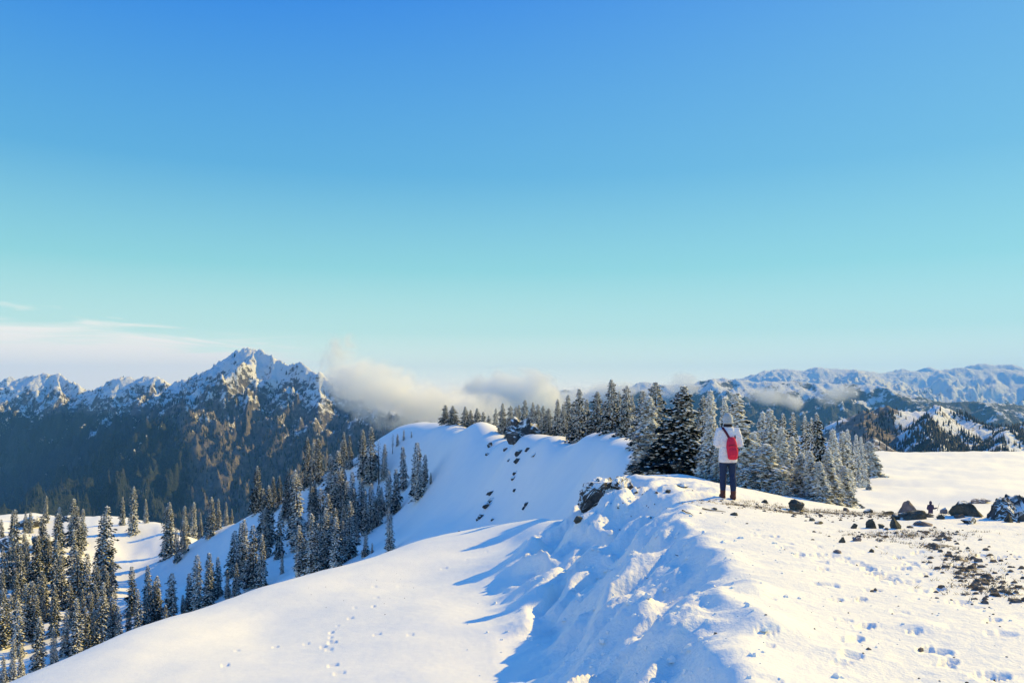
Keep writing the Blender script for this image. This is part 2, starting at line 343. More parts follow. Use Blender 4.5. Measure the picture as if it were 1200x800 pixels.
for a in ((862, 592, .9, .35, .9), (900, 598, .8, .3, .9), (930, 602, .7, .3, 1), (970, 601, .9, .4, 1), (1010, 600, .7, .35, .9), (1045, 604, .5, .3, .8), (840, 588, .3, .2, .7), (955, 593, .5, .3, .7),
          (1060, 628, .5, .2, .85), (1030, 634, .4, .15, .6), (1095, 625, .3, .2, .7), (1108, 640, .25, .4, .9), (1120, 655, .3, .4, .95), (1135, 668, .3, .35, .95), (1150, 680, .28, .35, .9), (1165, 690, .3, .35, .9),
          (1180, 700, .3, .3, .8), (1150, 695, .3, .2, .6), (1195, 650, .3, .25, .7), (1180, 640, .3, .2, .6), (1190, 670, .3, .3, .7), (1160, 650, .4, .25, .55), (890, 604, .8, .15, .6), (860, 601, .5, .1, .7),
          (745, 575, .3, .25, .6), (775, 572, .3, .2, .6), (790, 660, .3, .2, .6), (760, 592, .3, .2, .5), (1120, 700, .5, .2, .45), (800, 600, .2, .1, .5)): blob(*a)
rough = np.clip(bankmask(GXX, GYY)*1.3+sstep(.5, 2.5, GXX)*sstep(30, 15, RR)*.8+.05, 0, 1.4)*sstep(60, 20, RR)+.12
snow_ground = obj('snow_ground', grid_mesh('snow_ground', GXX, GYY, GZ, {'dirt': dirt, 'rough': rough}), m_ground)
tag(snow_ground, kind='structure')

# ------------------------------------------------------------------ mountains
def tent(X, Y, ridges, k, base):
    z = np.full(X.shape, base, float)
    for rd in ridges:
        pts = np.array(rd['p']); kk = rd.get('k', k); best = np.full(X.shape, -1e9)
        for a, b2 in zip(pts[:-1], pts[1:]):
            dx, dy = b2[0]-a[0], b2[1]-a[1]; t_ = np.clip(((X-a[0])*dx+(Y-a[1])*dy)/(dx*dx+dy*dy+1e-9), 0, 1)
            d = np.hypot(X-a[0]-t_*dx, Y-a[1]-t_*dy); h = a[2]+t_*(b2[2]-a[2])
            best = np.maximum(best, h-kk*d*(1-.18*np.clip(d/1500, 0, 1)))
        z = np.maximum(z, best)
    return z
def fan(a0, a1, na, r0, r1, nr, power=1.):
    th_ = np.linspace(math.atan((a0-600)/F), math.atan((a1-600)/F), na); f = np.linspace(0, 1, nr)
    r_ = r0*(r1/r0)**(f**power); rr2, tt2 = np.meshgrid(r_, th_, indexing='ij'); return rr2*np.sin(tt2), rr2*np.cos(tt2)
# left mountain
MX, MY = fan(-260, 690, 620, 1250, 5600, 430)
wx = fbm(MX/420, MY/420, 3, 101)*26; wy = fbm(MX/420, MY/420, 3, 105)*60
r1 = [Q(-400, 462, 4300), Q(-150, 452, 4300), Q(0, 449, 4250), Q(22, 440, 4220), Q(42, 438, 4200), Q(62, 437, 4180), Q(85, 446, 4120), Q(100, 456, 4050), Q(125, 449, 4000), Q(142, 441, 3950), Q(165, 442, 3900), Q(185, 438, 3850), Q(198, 451, 3800), Q(215, 443, 3720), Q(232, 438, 3650),
      Q(250, 427, 3500), Q(272, 415, 3350), Q(290, 405, 3200), Q(308, 412, 3150), Q(325, 419, 3100), Q(345, 423, 3050), Q(370, 436, 2980), Q(400, 458, 2900), Q(430, 474, 2830), Q(470, 487, 2760), Q(520, 494, 2700), Q(620, 506, 2700), Q(760, 530, 2700)]
r3 = [Q(300, 408, 3180), Q(286, 432, 3000), Q(262, 475, 2800), Q(225, 500, 2600), Q(200, 515, 2500), Q(165, 540, 2350), Q(110, 562, 2200), Q(50, 590, 2050), Q(0, 603, 1950), Q(-120, 650, 1800)]
r5 = [Q(60, 437, 4180), Q(70, 470, 3900), Q(85, 495, 3700)]
r6 = [Q(185, 438, 3850), Q(170, 470, 3650), Q(150, 495, 3500)]
r7 = [Q(370, 436, 2980), Q(372, 500, 2650), Q(360, 560, 2350), Q(340, 620, 2050)]
r8 = [Q(325, 419, 3100), Q(335, 460, 2850), Q(300, 520, 2500), Q(240, 580, 2100)]
MZ = tent(MX+wx, MY+wy, [dict(p=r1, k=.88), dict(p=r3, k=.72), dict(p=r5, k=1.), dict(p=r6, k=1.), dict(p=r7, k=.7)], .62, -900)
crest = tent(MX, MY, [dict(p=r1, k=.62), dict(p=r3)], .62, -900)
top1 = np.interp(MX/MY, [a[0]/a[1] for a in r1], [a[2] for a in r1]); dep = np.clip((top1-MZ)/260, 0, 1)
gw = fbm(MX/150, MY/150, 3, 107)*.5
MZ += (ridged(MX/330, MY/330, 4, 111, .5)-.95)*62*(.05+.95*dep)+(ridged(MX/95+gw, MY/330+gw, 4, 113, .5)-.95)*(10+42*dep)+(ridged(MX/60, MY/60, 4, 115, .55)-.9)*(8+6*dep)+fbm(MX/18, MY/18, 3, 119)*4
pyv = HY-(MZ-ZC)/MY*F
snowA = sstep(-280, 230, MZ)*.62+.16*fbm(MX/160, MY/160, 3, 131)+.06*sstep(60, 190, MZ)
snowA += .06*sstep(3300, 3800, MY)+.02+.13*sstep(330, 400, 600+MX/MY*F)
pxv = 600+MX/MY*F; forA = sstep(60, -260, MZ)*.55+.05-.38*sstep(190, 260, pxv)*sstep(440, 330, pxv)+.45*sstep(2300, 2650, MY)*sstep(260, 170, pxv)*sstep(0, -110, MZ)
def M_at(i): return MX.ravel()[i], MY.ravel()[i], MZ.ravel()[i]
mountain = obj('mountain', grid_mesh('mountain', MX, MY, MZ, {'snow': snowA, 'forest': forA}), m_left); tag(mountain, kind='structure')
# nearer hill on the right
HX, HYY = fan(900, 1330, 360, 900, 2500, 200)
h1 = [Q(880, 540, 1500), Q(950, 512, 1560), Q(985, 495, 1600), Q(1012, 477, 1620), Q(1035, 476, 1610), Q(1060, 479, 1600), Q(1100, 477, 1600), Q(1125, 482, 1590), Q(1150, 490, 1560), Q(1200, 497, 1500), Q(1300, 505, 1450), Q(1450, 520, 1400)]
h2 = [Q(1015, 477, 1620), Q(1010, 500, 1450), Q(1030, 525, 1250), Q(1050, 560, 1100)]
h3 = [Q(1100, 477, 1600), Q(1085, 500, 1400), Q(1110, 530, 1200), Q(1120, 560, 1100)]
h4 = [Q(1200, 497, 1500), Q(1170, 515, 1300), Q(1180, 540, 1150)]
hw = fbm(HX/160, HYY/160, 3, 141)*26
HZ = tent(HX+hw, HYY+hw, [dict(p=h1), dict(p=h2, k=.6), dict(p=h3, k=.6), dict(p=h4, k=.6)], .55, -420)
HZ += (ridged(HX/140, HYY/140, 4, 143)-.95)*11+fbm(HX/16, HYY/16, 3, 147)*1.6
fpatch = fbm(HX/120, HYY/90, 4, 151)
hill = obj('hill', grid_mesh('hill', HX, HYY, HZ, {'snow': .60+.34*fbm(HX/90, HYY/90, 3, 155)-.12*sstep(-.3, .1, fpatch)-.40*sstep(1062, 1042, 600+HX/HYY*F)*sstep(982, 1000, 600+HX/HYY*F), 'forest': .10+.5*sstep(-.3, .1, fpatch)*sstep(1040, 1070, 600+HX/HYY*F)}), m_hill); tag(hill, kind='structure')
# far ranges
def frange(name, pts, k, x0, x1, nx, r0, r1, nr, amp, sc_, seed, snow0, snow1, base, fr=(0., 1.), extra=()):
    X, Y = fan(x0, x1, nx, r0, r1, nr); w = fbm(X/sc_, Y/sc_, 3, seed)*sc_*.12
    Z = tent(X+w, Y+w, [dict(p=pts)]+[dict(p=e, k=k*1.2) for e in extra], k, base)
    top = np.interp(X/Y, [a[0]/a[1] for a in pts], [a[2] for a in pts]); dd = np.clip((top-Z)/350, 0, 1)
    Z += (ridged(X/sc_, Y/sc_, 5, seed+3, .5)-1.0)*amp*(.05+1.0*dd)+(ridged(X/sc_*4, Y/sc_*4, 4, seed+9, .55)-.9)*amp*(.06+.34*dd)
    sn = sstep(snow0, snow1, Z)*.62+.27+.20*fbm(X/sc_*2, Y/sc_*2, 3, seed+13); fo = sstep(snow1, snow0, Z)*.7*fr[1]+fr[0]
    o = obj(name, grid_mesh(name, X, Y, Z, {'snow': sn, 'forest': fo}), m_far); tag(o, kind='structure'); return o
a1 = [Q(620, 470, 7000), Q(650, 457, 7000), Q(668, 455, 7000), Q(683, 463, 7000), Q(700, 459, 7000), Q(722, 452, 6900), Q(740, 452, 6850), Q(755, 446, 6800), Q(775, 450, 6700), Q(800, 450, 6700), Q(830, 442, 6700), Q(862, 442, 6700), Q(890, 446, 6700), Q(915, 446, 6700), Q(950, 447, 6650), Q(990, 449, 6600), Q(1030, 450, 6500), Q(1075, 462, 6300), Q(1100, 470, 6250), Q(1150, 470, 6200), Q(1200, 474, 6200), Q(1330, 470, 6200)]
frange('far_mountain_range', a1, .42, 560, 1420, 480, 4300, 8500, 150, 120, 480, 201, -100, 420, -1200,
       extra=([Q(830, 442, 6700), Q(860, 480, 5700), Q(900, 510, 5000)], [Q(950, 447, 6650), Q(985, 470, 5900), Q(1010, 500, 5200)], [Q(1030, 450, 6500), Q(1085, 478, 5700), Q(1120, 505, 5000)], [Q(1150, 470, 6200), Q(1180, 490, 5500)]))
a2 = [Q(780, 470, 10800), Q(830, 450, 10800), Q(870, 441, 10800), Q(895, 433, 10800), Q(915, 430, 10800), Q(935, 433, 10800), Q(960, 430, 10800), Q(1000, 432, 10800), Q(1030, 436, 10800), Q(1055, 434, 10800), Q(1085, 435, 10800), Q(1110, 432, 10800), Q(1130, 430, 10800), Q(1150, 433, 10800), Q(1175, 431, 10800), Q(1200, 434, 10800), Q(1330, 432, 10800)]
frange('distant_mountain_range', a2, .40, 700, 1420, 480, 8300, 13400, 110, 130, 620, 231, -350, 350, -1200,
       extra=([Q(900, 433, 10800), Q(930, 452, 9600)], [Q(1000, 432, 10800), Q(1030, 455, 6900)], [Q(1100, 433, 10800), Q(1120, 455, 9400)]))
a3 = [Q(1020, 450, 13000), Q(1040, 435, 13000), Q(1058, 431, 13000), Q(1070, 437, 13000), Q(1085, 429, 13000), Q(1105, 434, 13000), Q(1125, 432, 13000), Q(1140, 427, 13000), Q(1152, 425, 13000), Q(1172, 427, 13000), Q(1185, 426, 13000), Q(1200, 431, 13000), Q(1330, 428, 13000)]
frange('farthest_mountain_range', a3, .5, 980, 1420, 300, 12000, 16200, 80, 110, 700, 261, -300, 500, -1200)
# valley floor sheet out to the horizon
VX, VY = fan(-1500, 2700, 60, 350, 14200, 60); vf = obj('valley_floor', grid_mesh('valley_floor', VX, VY, -380-520*sstep(900, 3000, np.hypot(VX, VY))+fbm(VX/700, VY/700, 3, 301)*40), m_valley); tag(vf, kind='structure')

# far-off woods: small firs by the thousand on the slopes (joined, nobody could count them)
def wood(name, Xg, Yg, Zg, dens, n, h0, h1, seed, material, label):
    rs = np.random.RandomState(seed); cell = Zg.shape
    pick = rs.randint(0, cell[0]-1, n*5), rs.randint(0, cell[1]-1, n*5); keep = rs.rand(n*5) < dens[pick]
    i, j = pick[0][keep][:n], pick[1][keep][:n]; n = len(i)
    fx, fy = rs.rand(n), rs.rand(n)
    def lerp(G): return G[i, j]*(1-fx)*(1-fy)+G[i+1, j]*fx*(1-fy)+G[i, j+1]*(1-fx)*fy+G[i+1, j+1]*fx*fy
    x, y, z = lerp(Xg), lerp(Yg), lerp(Zg); h = rs.uniform(h0, h1, n); w = h*rs.uniform(.13, .2, n); rot = rs.rand(n)*6.28
    V = np.empty((n, 9, 3)); 
    for k in range(4):
        a = rot+k*np.pi/2; V[:, k] = np.stack([x+w*np.cos(a), y+w*np.sin(a), z-1.0], 1)
        V[:, 4+k] = np.stack([x+w*.62*np.cos(a+.8), y+w*.62*np.sin(a+.8), z+h*.45], 1)
    V[:, 8] = np.stack([x, y, z+h], 1)
    fs = []
    for k in range(4):
        k2 = (k+1) % 4; fs += [(k, k2, 4+k), (k2, 4+k2, 4+k), (4+k, 4+k2, 8)]
    Fq = (np.array(fs)[None]+(np.arange(n)*9)[:, None, None]).reshape(-1, 3).astype(np.int32); V = V.reshape(-1, 3).astype(np.float32)
    me = bpy.data.meshes.new(name); me.vertices.add(len(V)); me.vertices.foreach_set('co', V.ravel()); me.loops.add(Fq.size); me.loops.foreach_set('vertex_index', Fq.ravel())
    me.polygons.add(len(Fq)); me.polygons.foreach_set('loop_start', np.arange(0, Fq.size, 3, dtype=np.int32)); me.update(calc_edges=True); me.validate()
    o = obj(name, me, material); tag(o, label, 'forest', kind='stuff'); return o
def farneedles(name, frost, sc_):
    m, t, b = mat(name); g = t.nodes.new('ShaderNodeNewGeometry')
    n = noise(t, g.outputs['Position'], .03*sc_, 5, .6); n2 = noise(t, g.outputs['Position'], .5*sc_, 2, .6)
    c = ramp(t, n, [(.35, (.008, .020, .030)), (.65, (.035, .046, .044))]); f = mrange(t, n2, .72-frost, .85-frost)
    t.links.new(mixc(t, f, c, (.6, .62, .64)), b.inputs['Base Color']); return m
slope_d = np.clip(sstep(120, -120, MZ)*.95+.02, 0, 1)*np.clip(.55+1.3*fbm(MX/240, MY/240, 3, 171), 0.05, 1)*sstep(4200, 3400, MY)*(pyv < 660)
wood('mountain_forest', MX, MY, MZ, slope_d, 22000, 9, 19, 1, farneedles('far_fir_needles', .05, 1), 'dark conifer forest covering the lower flanks of the rocky mountain')
hd = sstep(-.15, .1, fpatch)*.95*sstep(1000, 1060, 600+HX/HYY*F)+.04
wood('hill_forest', HX, HYY, HZ, hd, 14000, 6, 12, 2, farneedles('hill_fir_needles', .02, 1), 'patches of dark conifers scattered over the snowy hill at right')

# ------------------------------------------------------------------ firs
def conifer(seed, Rb, nb, tw, pads, psize, expo=.9, droop=.35, bare=.02):
    rd = random.Random(seed); cv_, cf, sv_, sf = [], [], [], []
    def kite(p, d, side, l, w, dz):
        n = len(cv_); tip = p+d*l+Vector((0, 0, dz*l)); mid = p+d*l*.45
        cv_.extend([p, mid+side*w+Vector((0, 0, -.25*w)), tip, mid-side*w+Vector((0, 0, -.25*w))]); cf.extend([(n, n+1, n+2), (n, n+2, n+3)])
    def pad(c, d, side, a, b_, h):
        n = len(sv_); pts = []
        for k in range(6):
            an = k*math.pi/3+rd.uniform(-.3, .3); rr3 = rd.uniform(.75, 1.2)
            pts.append(c+d*a*math.cos(an)*rr3+side*b_*math.sin(an)*rr3+Vector((0, 0, rd.uniform(-.25, .1)*h)))
        sv_.extend(pts); sv_.append(c+Vector((0, 0, h))+d*a*rd.uniform(-.2, .2)); sv_.append(c-Vector((0, 0, h*.45)))
        for k in range(6): sf.append((n+k, n+(k+1) % 6, n+6)); sf.append((n+(k+1) % 6, n+k, n+7))
    irr = [rd.uniform(.60, 1.20) for _ in range(24)]
    for i in range(nb):
        t_ = bare+(1-bare)*((i+rd.uniform(0, 1))/nb)**1.12; t_ = min(t_, .985)
        az = i*2.39996+rd.uniform(-.5, .5); 
        Lb = (Rb*(1-t_)**expo*rd.uniform(.62, 1.1)*irr[int(t_*22)]*irr[int((az % 6.28)/6.28*8) % 24])+.010
        d = Vector((math.cos(az), math.sin(az), 0)); side = Vector((-d.y, d.x, 0)); tilt = -.30+.95*t_
        for k in range(tw):
            s = rd.uniform(.12, 1)**.7; pz = t_+tilt*Lb*s-droop*Lb*s*s
            p = d*Lb*s+Vector((0, 0, pz)); an = rd.uniform(-1.15, 1.15); dd = (d*math.cos(an)+side*math.sin(an)); ss = Vector((-dd.y, dd.x, 0))
            l = Lb*rd.uniform(.26, .48)*(1.15-.5*s)+.010
            kite(p, dd, ss, l, l*rd.uniform(.26, .42), rd.uniform(-.55, .25))
            if k % 2 == 0: kite(p, dd, Vector((0, 0, 1)), l*.9, l*.32, rd.uniform(-.6, -.1))
        for k in range(pads):
            s = (k+rd.uniform(.3, 1.0))/pads; s = .25+.78*s; pz = t_+tilt*Lb*s-droop*Lb*s*s
            a = psize*(.45+.75*(1-t_))*rd.uniform(.55, 1.3)
            if rd.random() < .12: continue
            off = side*rd.uniform(-.22, .22)*Lb*s
            pad(d*Lb*s+off+Vector((0, 0, pz+a*.15)), d, side, a*1.25, a*rd.uniform(.65, 1.0), a*rd.uniform(.4, .65))
    for k in range(5): pad(Vector((rd.uniform(-.002, .002), rd.uniform(-.002, .002), .955+.011*k)), Vector((1, 0, 0)), Vector((0, 1, 0)), psize*.33, psize*.33, psize*.6)
    tv, tf = [], []; m_ = 7
    for k, (z, r_) in enumerate(((-.03, .022), (.02, .016), (.3, .012), (.7, .006), (.97, .0015))):
        r_ *= (.6+1.6*Rb)
        for a in range(m_): tv.append((r_*math.cos(a*2*math.pi/m_), r_*math.sin(a*2*math.pi/m_), z))
        if k:
            for a in range(m_): tf.append(((k-1)*m_+a, (k-1)*m_+(a+1) % m_, k*m_+(a+1) % m_, k*m_+a))
    return (mesh_from('crown', cv_, cf, False), mesh_from('snow_load', sv_, sf, True), mesh_from('trunk', tv, tf, True))
VAR = {}
def variants(key, n, nm, **kw):
    out = []
    for k in range(n):
        c, s, t2 = conifer(1000+hash_(key)*37+k, **kw); c.materials.append(nm); s.materials.append(m_snow); t2.materials.append(m_bark); out.append((c, s, t2))
    VAR[key] = out
def hash_(s): return sum(ord(c)*(i+1) for i, c in enumerate(s)) % 97
variants('near_dark', 2, m_needle_dark, Rb=.28, nb=400, tw=15, pads=9, psize=.026, expo=.85, droop=.4)
variants('near_frost', 4, m_needle_frost, Rb=.24, nb=320, tw=10, pads=8, psize=.034, expo=.66, droop=.5)
variants('ridge', 4, m_needle_mid, Rb=.20, nb=230, tw=10, pads=6, psize=.023, expo=.72, droop=.4)
variants('slim', 7, m_needle_mid, Rb=.115, nb=230, tw=8, pads=4, psize=.0185, expo=.62, droop=.5, bare=.03)
variants('slimdark', 4, m_needle_dark, Rb=.12, nb=230, tw=8, pads=3, psize=.0160, expo=.62, droop=.5, bare=.03)
variants('snag', 2, m_needle_mid, Rb=.06, nb=46, tw=5, pads=1, psize=.012, expo=.3, droop=.6, bare=.35)
variants('bush', 2, m_needle_frost, Rb=.55, nb=150, tw=10, pads=7, psize=.05, expo=.55, droop=.4)
TREES = []
def fir(px, top, base, kind, cluster, wpx=None, Y=None, ymin=60, word=None):
    """px / top / base in photo pixels give where the tree stands and how tall it is; Y fixes its distance where the foot is hidden"""
    if Y is None: x, y, z = hit(px, base, ymin)
    else: x, y = (px-600)/F*Y, Y; z = float(ground(x, y))
    h = (ZC-(top-HY)/F*y)-z
    if h < .25: return
    TREES.append(dict(px=px, x=x, y=y, z=z, h=h, kind=kind, cl=cluster, w=wpx, word=word, hp=h*F/y))
# front right group, close behind the person
NF, ND, BU = 'near_frost', 'near_dark', 'bush'
for a in ((796, 451, 557, ND, 32, 25, 'broad dark fir with snow lying in tiers, the widest tree behind the person'),
          (760, 464, 551, NF, 17, 27, 'tall snowy fir close left of the broad dark fir'),
          (769, 447, 540, 'ridge', 17, 32, 'snowy fir peeking over between two dark firs'),
          (752, 457, 540, 'ridge', 13, 31, 'slim snowy fir at the left end of the group behind the person'),
          (823, 463, 545, 'ridge', 12, 37, 'small snowy fir behind the right shoulder of the broad dark fir'),
          (833, 457, 548, NF, 14, 33, 'pale fir just left of the grey hat'),
          (832, 487, 556, NF, 14, 22, 'short frosted fir beside the sleeve left of the person'),
          (848, 465, 545, NF, 11, 29, 'frost covered fir rising directly behind the grey hat'),
          (869, 459, 562, NF, 21, 21.5, 'tall white fir directly right of the person'),
          (892, 482, 555, NF, 13, 28, 'frosted fir behind, right of the tall white fir'),
          (904, 479, 560, NF, 15, 25, 'frosted fir with a thick twin looking tip, second right of the tall white fir'),
          (917, 484, 545, 'ridge', 11, 38, 'dark green fir half hidden in the back row right of the person'),
          (930, 483, 545, 'ridge', 12, 40, 'pointed dark fir in the back row above the grey boulder'),
          (917, 500, 577, NF, 15, 21.5, 'heavily snowed fir in front, above and left of the grey boulder'),
          (927, 511, 575, NF, 11, 23, 'narrow white fir leaning against the heavily snowed one'),
          (897, 519, 580, NF, 22, 20.4, 'low wide frosted fir at the front with drooping skirts'),
          (944, 487, 545, 'ridge', 10, 42, 'small dark fir in the back row left of the tallest tip at right'),
          (951, 489, 550, 'ridge', 9, 36, 'slender fir squeezed behind the dark tipped fir at right'),
          (961, 483, 570, ND, 15, 26, 'dark fir with a high tip in the right half of the group'),
          (952, 527, 592, NF, 13, 20, 'stubby white fir in front of the dark tipped fir'),
          (972, 525, 597, NF, 14, 20.5, 'bulging frosted fir at the right front of the group'),
          (977, 502, 575, NF, 11, 24, 'pale round topped fir beside the dark tipped fir'),
          (988, 505, 583, NF, 12, 24.5, 'pale slender fir at the right front edge of the group'),
          (882, 505, 570, NF, 15, 23.5, 'frosted fir leaning out to the right of the tall white fir'),
          (938, 530, 590, NF, 13, 20.8, 'small frosted fir filling the gap above the grey boulder, right part'),
          (961, 540, 597, NF, 13, 19.6, 'lowest frosted fir at the front, right of the stubby white one'),
          (988, 545, 588, NF, 12, 21.5, 'short frosted fir with spreading skirts at the right front corner'),
          (843, 520, 560, NF, 12, 21.5, 'low frosted fir hidden partly by the left leg of the person'),
          (872, 548, 574, BU, 18, 20.2, 'low snow covered fir thicket at the feet of the tall white fir'),
          (913, 562, 582, BU, 14, 19.6, 'low frosted mound of fir in front of the wide frosted fir')):
    fir(a[0], a[1], a[2], a[3], 'front', a[4], a[5], word=a[6])
for a in ((994, 503, 532, NF, 7, 100, 'small frosted fir standing farther back, first after the right end of the group'), (1003, 509, 532, NF, 6, 105, 'small frosted fir on the far snowfield, second after the group'),
          (1011, 512, 534, NF, 6, 108, 'small frosted fir on the far snowfield, third after the group'), (1019, 517, 557, NF, 12, None, 'isolated frosted fir standing alone at the edge of the open snowfield'),
          (1001, 527, 556, NF, 8, None, 'short frosted fir left of the isolated one on the snowfield'), (1018, 566, 574, NF, 3, None, 'tiny sapling poking out of the open snowfield')):
    fir(a[0], a[1], a[2], a[3], 'field', a[4], a[5], 40 if a[2] < 560 else 22, word=a[6])
ridge_rows = {
 'knoll': [(522, 474, 5, 131), (530, 475, 6, 128), (545, 476, 5, 127), (551, 480, 5, 124), (559, 478, 6, 122), (566, 482, 4, 120), (573, 486, 4, 118)],
 'crag': [(580, 478, 4, 118), (589, 472, 6, 100), (599, 475, 6, 95), (604, 476, 5, 92), (609, 474, 5, 96), (615, 468, 6, 90), (625, 471, 6, 84), (631, 473, 6, 80), (637, 475, 6, 78), (643, 478, 7, 73)],
 'ridge': [(653, 467, 6, 72), (660, 473, 6, 67), (665, 462, 7, 68), (672, 470, 6, 64), (679, 455, 9, 60), (687, 467, 7, 62), (699, 458, 10, 54), (707, 470, 7, 56), (717, 444, 10, 50), (726, 458, 6, 54), (734, 451, 9, 46), (742, 462, 6, 52)]}
for cl_, lst in ridge_rows.items():
    for px, top, w, Y in lst: fir(px, top, 510, 'ridge', cl_, w, Y)
SL, SD, SN = 'slim', 'slimdark', 'snag'
spur = [(360, 512, 565, SD), (373, 513, 568, SD), (367, 518, 566, SL), (403, 506, 552, SL), (410, 510, 552, SD), (425, 503, 560, SL), (434, 500, 568, SL), (444, 515, 570, SN), (450, 520, 562, SL), (460, 508, 535, SN), (473, 503, 518, SL), (482, 505, 515, SL), (466, 508, 522, SL)]
slope = [(473, 523, 576, SD), (490, 518, 586, SL), (498, 532, 568, SL), (505, 553, 568, SD), (456, 551, 602, SL), (465, 549, 600, SD), (457, 595, 647, SL), (484, 548, 580, SD), (448, 570, 606, SL), (462, 575, 602, SD)]
mid1 = [(389, 532, 600, SL), (397, 528, 610, SL), (406, 563, 625, SL), (376, 572, 640, SD), (386, 578, 650, SL), (423, 560, 618, SD), (434, 566, 622, SL), (444, 568, 616, SD), (400, 553, 612, SD), (415, 575, 620, SD), (428, 575, 628, SD), (440, 580, 618, SL)]
mid2 = [(380, 595, 668, SL), (392, 605, 672, SL), (409, 587, 655, SL), (364, 600, 680, SL), (351, 615, 684, SL), (357, 630, 684, SD), (371, 613, 680, SD), (393, 595, 665, SD), (401, 610, 660, SD), (428, 623, 652, SL), (436, 635, 648, SL), (418, 605, 640, SD)]
west = [(350, 550, 646, SL), (316, 568, 640, SD), (309, 572, 642, SD), (321, 558, 602, SD), (327, 557, 592, SD), (311, 595, 655, SL), (326, 597, 655, SD), (331, 645, 672, SL), (306, 626, 690, SL), (297, 615, 688, SD), (289, 608, 685, SL), (284, 612, 680, SL)]
west2 = [(273, 621, 675, SD), (256, 652, 700, SD), (249, 658, 705, SD), (276, 659, 700, SD), (267, 668, 703, SD), (244, 647, 712, SD), (230, 650, 718, SL), (222, 671, 720, SD), (215, 696, 726, SD), (200, 671, 732, SL), (185, 674, 735, SL), (180, 681, 738, SD)]
saddle = [(195, 594, 655, SL), (200, 588, 652, SL), (216, 593, 640, SL), (216, 610, 650, SL), (227, 588, 630, SL), (235, 600, 630, SL), (247, 582, 628, SL), (256, 584, 620, SL), (265, 588, 612, SL), (271, 596, 608, SL), (208, 618, 660, SD)]
bench = [(2, 608, 640, SD), (14, 599, 628, SL), (29, 599, 632, SD), (36, 599, 625, SL), (54, 581, 612, SL), (69, 594, 640, SL), (86, 584, 640, SL), (93, 593, 650, SD), (97, 596, 640, SL), (144, 582, 615, SL), (156, 570, 625, SL), (171, 584, 612, SL)]
bench2 = [(122, 593, 692, SL), (119, 602, 680, SD), (43, 627, 695, SD), (57, 625, 680, SD), (25, 638, 705, SD), (4, 640, 690, SD), (66, 632, 700, SL), (72, 650, 715, SD), (87, 620, 690, SL), (102, 647, 715, SD), (91, 644, 715, SD), (49, 610, 660, SD)]
low1 = [(30, 683, 750, SL), (20, 704, 770, SL), (3, 689, 760, SD), (63, 692, 740, SL), (76, 713, 770, SL), (90, 701, 775, SL), (46, 722, 785, SL), (64, 734, 780, SL), (15, 749, 798, SL), (25, 755, 795, SL), (5, 767, 800, SL), (38, 680, 750, SD)]
low2 = [(119, 682, 758, SL), (133, 686, 750, SD), (138, 710, 755, SL), (106, 695, 745, SD), (162, 690, 748, SL), (171, 695, 743, SD), (102, 722, 766, SL), (111, 713, 763, SL), (85, 746, 772, SL), (126, 705, 756, SL), (151, 712, 748, SD), (95, 690, 740, SD)]
cl_defs = dict(spur=spur, slope=slope, mid1=mid1, mid2=mid2, west=west, west2=west2, saddle=saddle, bench=bench, bench2=bench2, low1=low1, low2=low2)
for cn_, lst in cl_defs.items():
    for px, top, base, kd in lst: fir(px, top, base, kd, cn_)
# darker, fuller understory filling the shaded forest between the counted rows
rf = random.Random(11)
fill = []
for (x0, x1, y0, y1, n) in ((0, 100, 655, 770, 22), (300, 345, 590, 640, 5), (362, 415, 590, 640, 8), (104, 195, 690, 760, 14)):
    for _ in range(n): fill.append((rf.uniform(x0, x1), rf.uniform(y0, y1)))
for i, (px, by) in enumerate(fill): fir(px, by-rf.uniform(38, 62), by, SD, 'fill%d' % (0 if px < 102 else 2 if px < 200 else 1))
PH = {'front': '', 'field': '', 'knoll': 'on the white knoll at the ridge end', 'crag': 'by the crag on the ridge crest', 'ridge': 'on the crest right of the crag',
      'spur': 'on the upper rim of the bowl', 'slope': 'on the open slope right of the forest', 'mid1': 'in the upper forest tongue', 'mid2': 'at the foot of the forest tongue', 'west': 'in the left cluster of the tongue',
      'west2': 'in the dark row behind the snow edge', 'saddle': 'on the small spur left of the bowl', 'bench': 'on the rim of the sunlit bench', 'bench2': 'on the slope below the sunlit bench',
      'low1': 'in the bottom left corner wood', 'low2': 'at the foot of the bench slope', 'fill0': 'in the shaded lower left wood', 'fill2': 'in the wood left of the snow edge', 'fill1': 'in the shaded forest tongue'}
ORD = ['leftmost', 'second from the left', 'third from the left', 'fourth from the left', 'fifth from the left', 'sixth from the left', 'seventh from the left', 'eighth from the left', 'ninth from the left', 'tenth from the left', 'eleventh from the left', 'twelfth from the left']+[w_+' from the left' for w_ in ('thirteenth', 'fourteenth', 'fifteenth', 'sixteenth', 'seventeenth', 'eighteenth', 'nineteenth', 'twentieth', 'twenty first', 'twenty second', 'twenty third')]
LOOK = {'slim': 'slender snow dusted fir', 'slimdark': 'slender dark fir', 'snag': 'sparse bare stemmed fir', 'ridge': 'snow laden fir', 'near_frost': 'frosted fir', 'near_dark': 'dark fir', 'bush': 'low fir'}
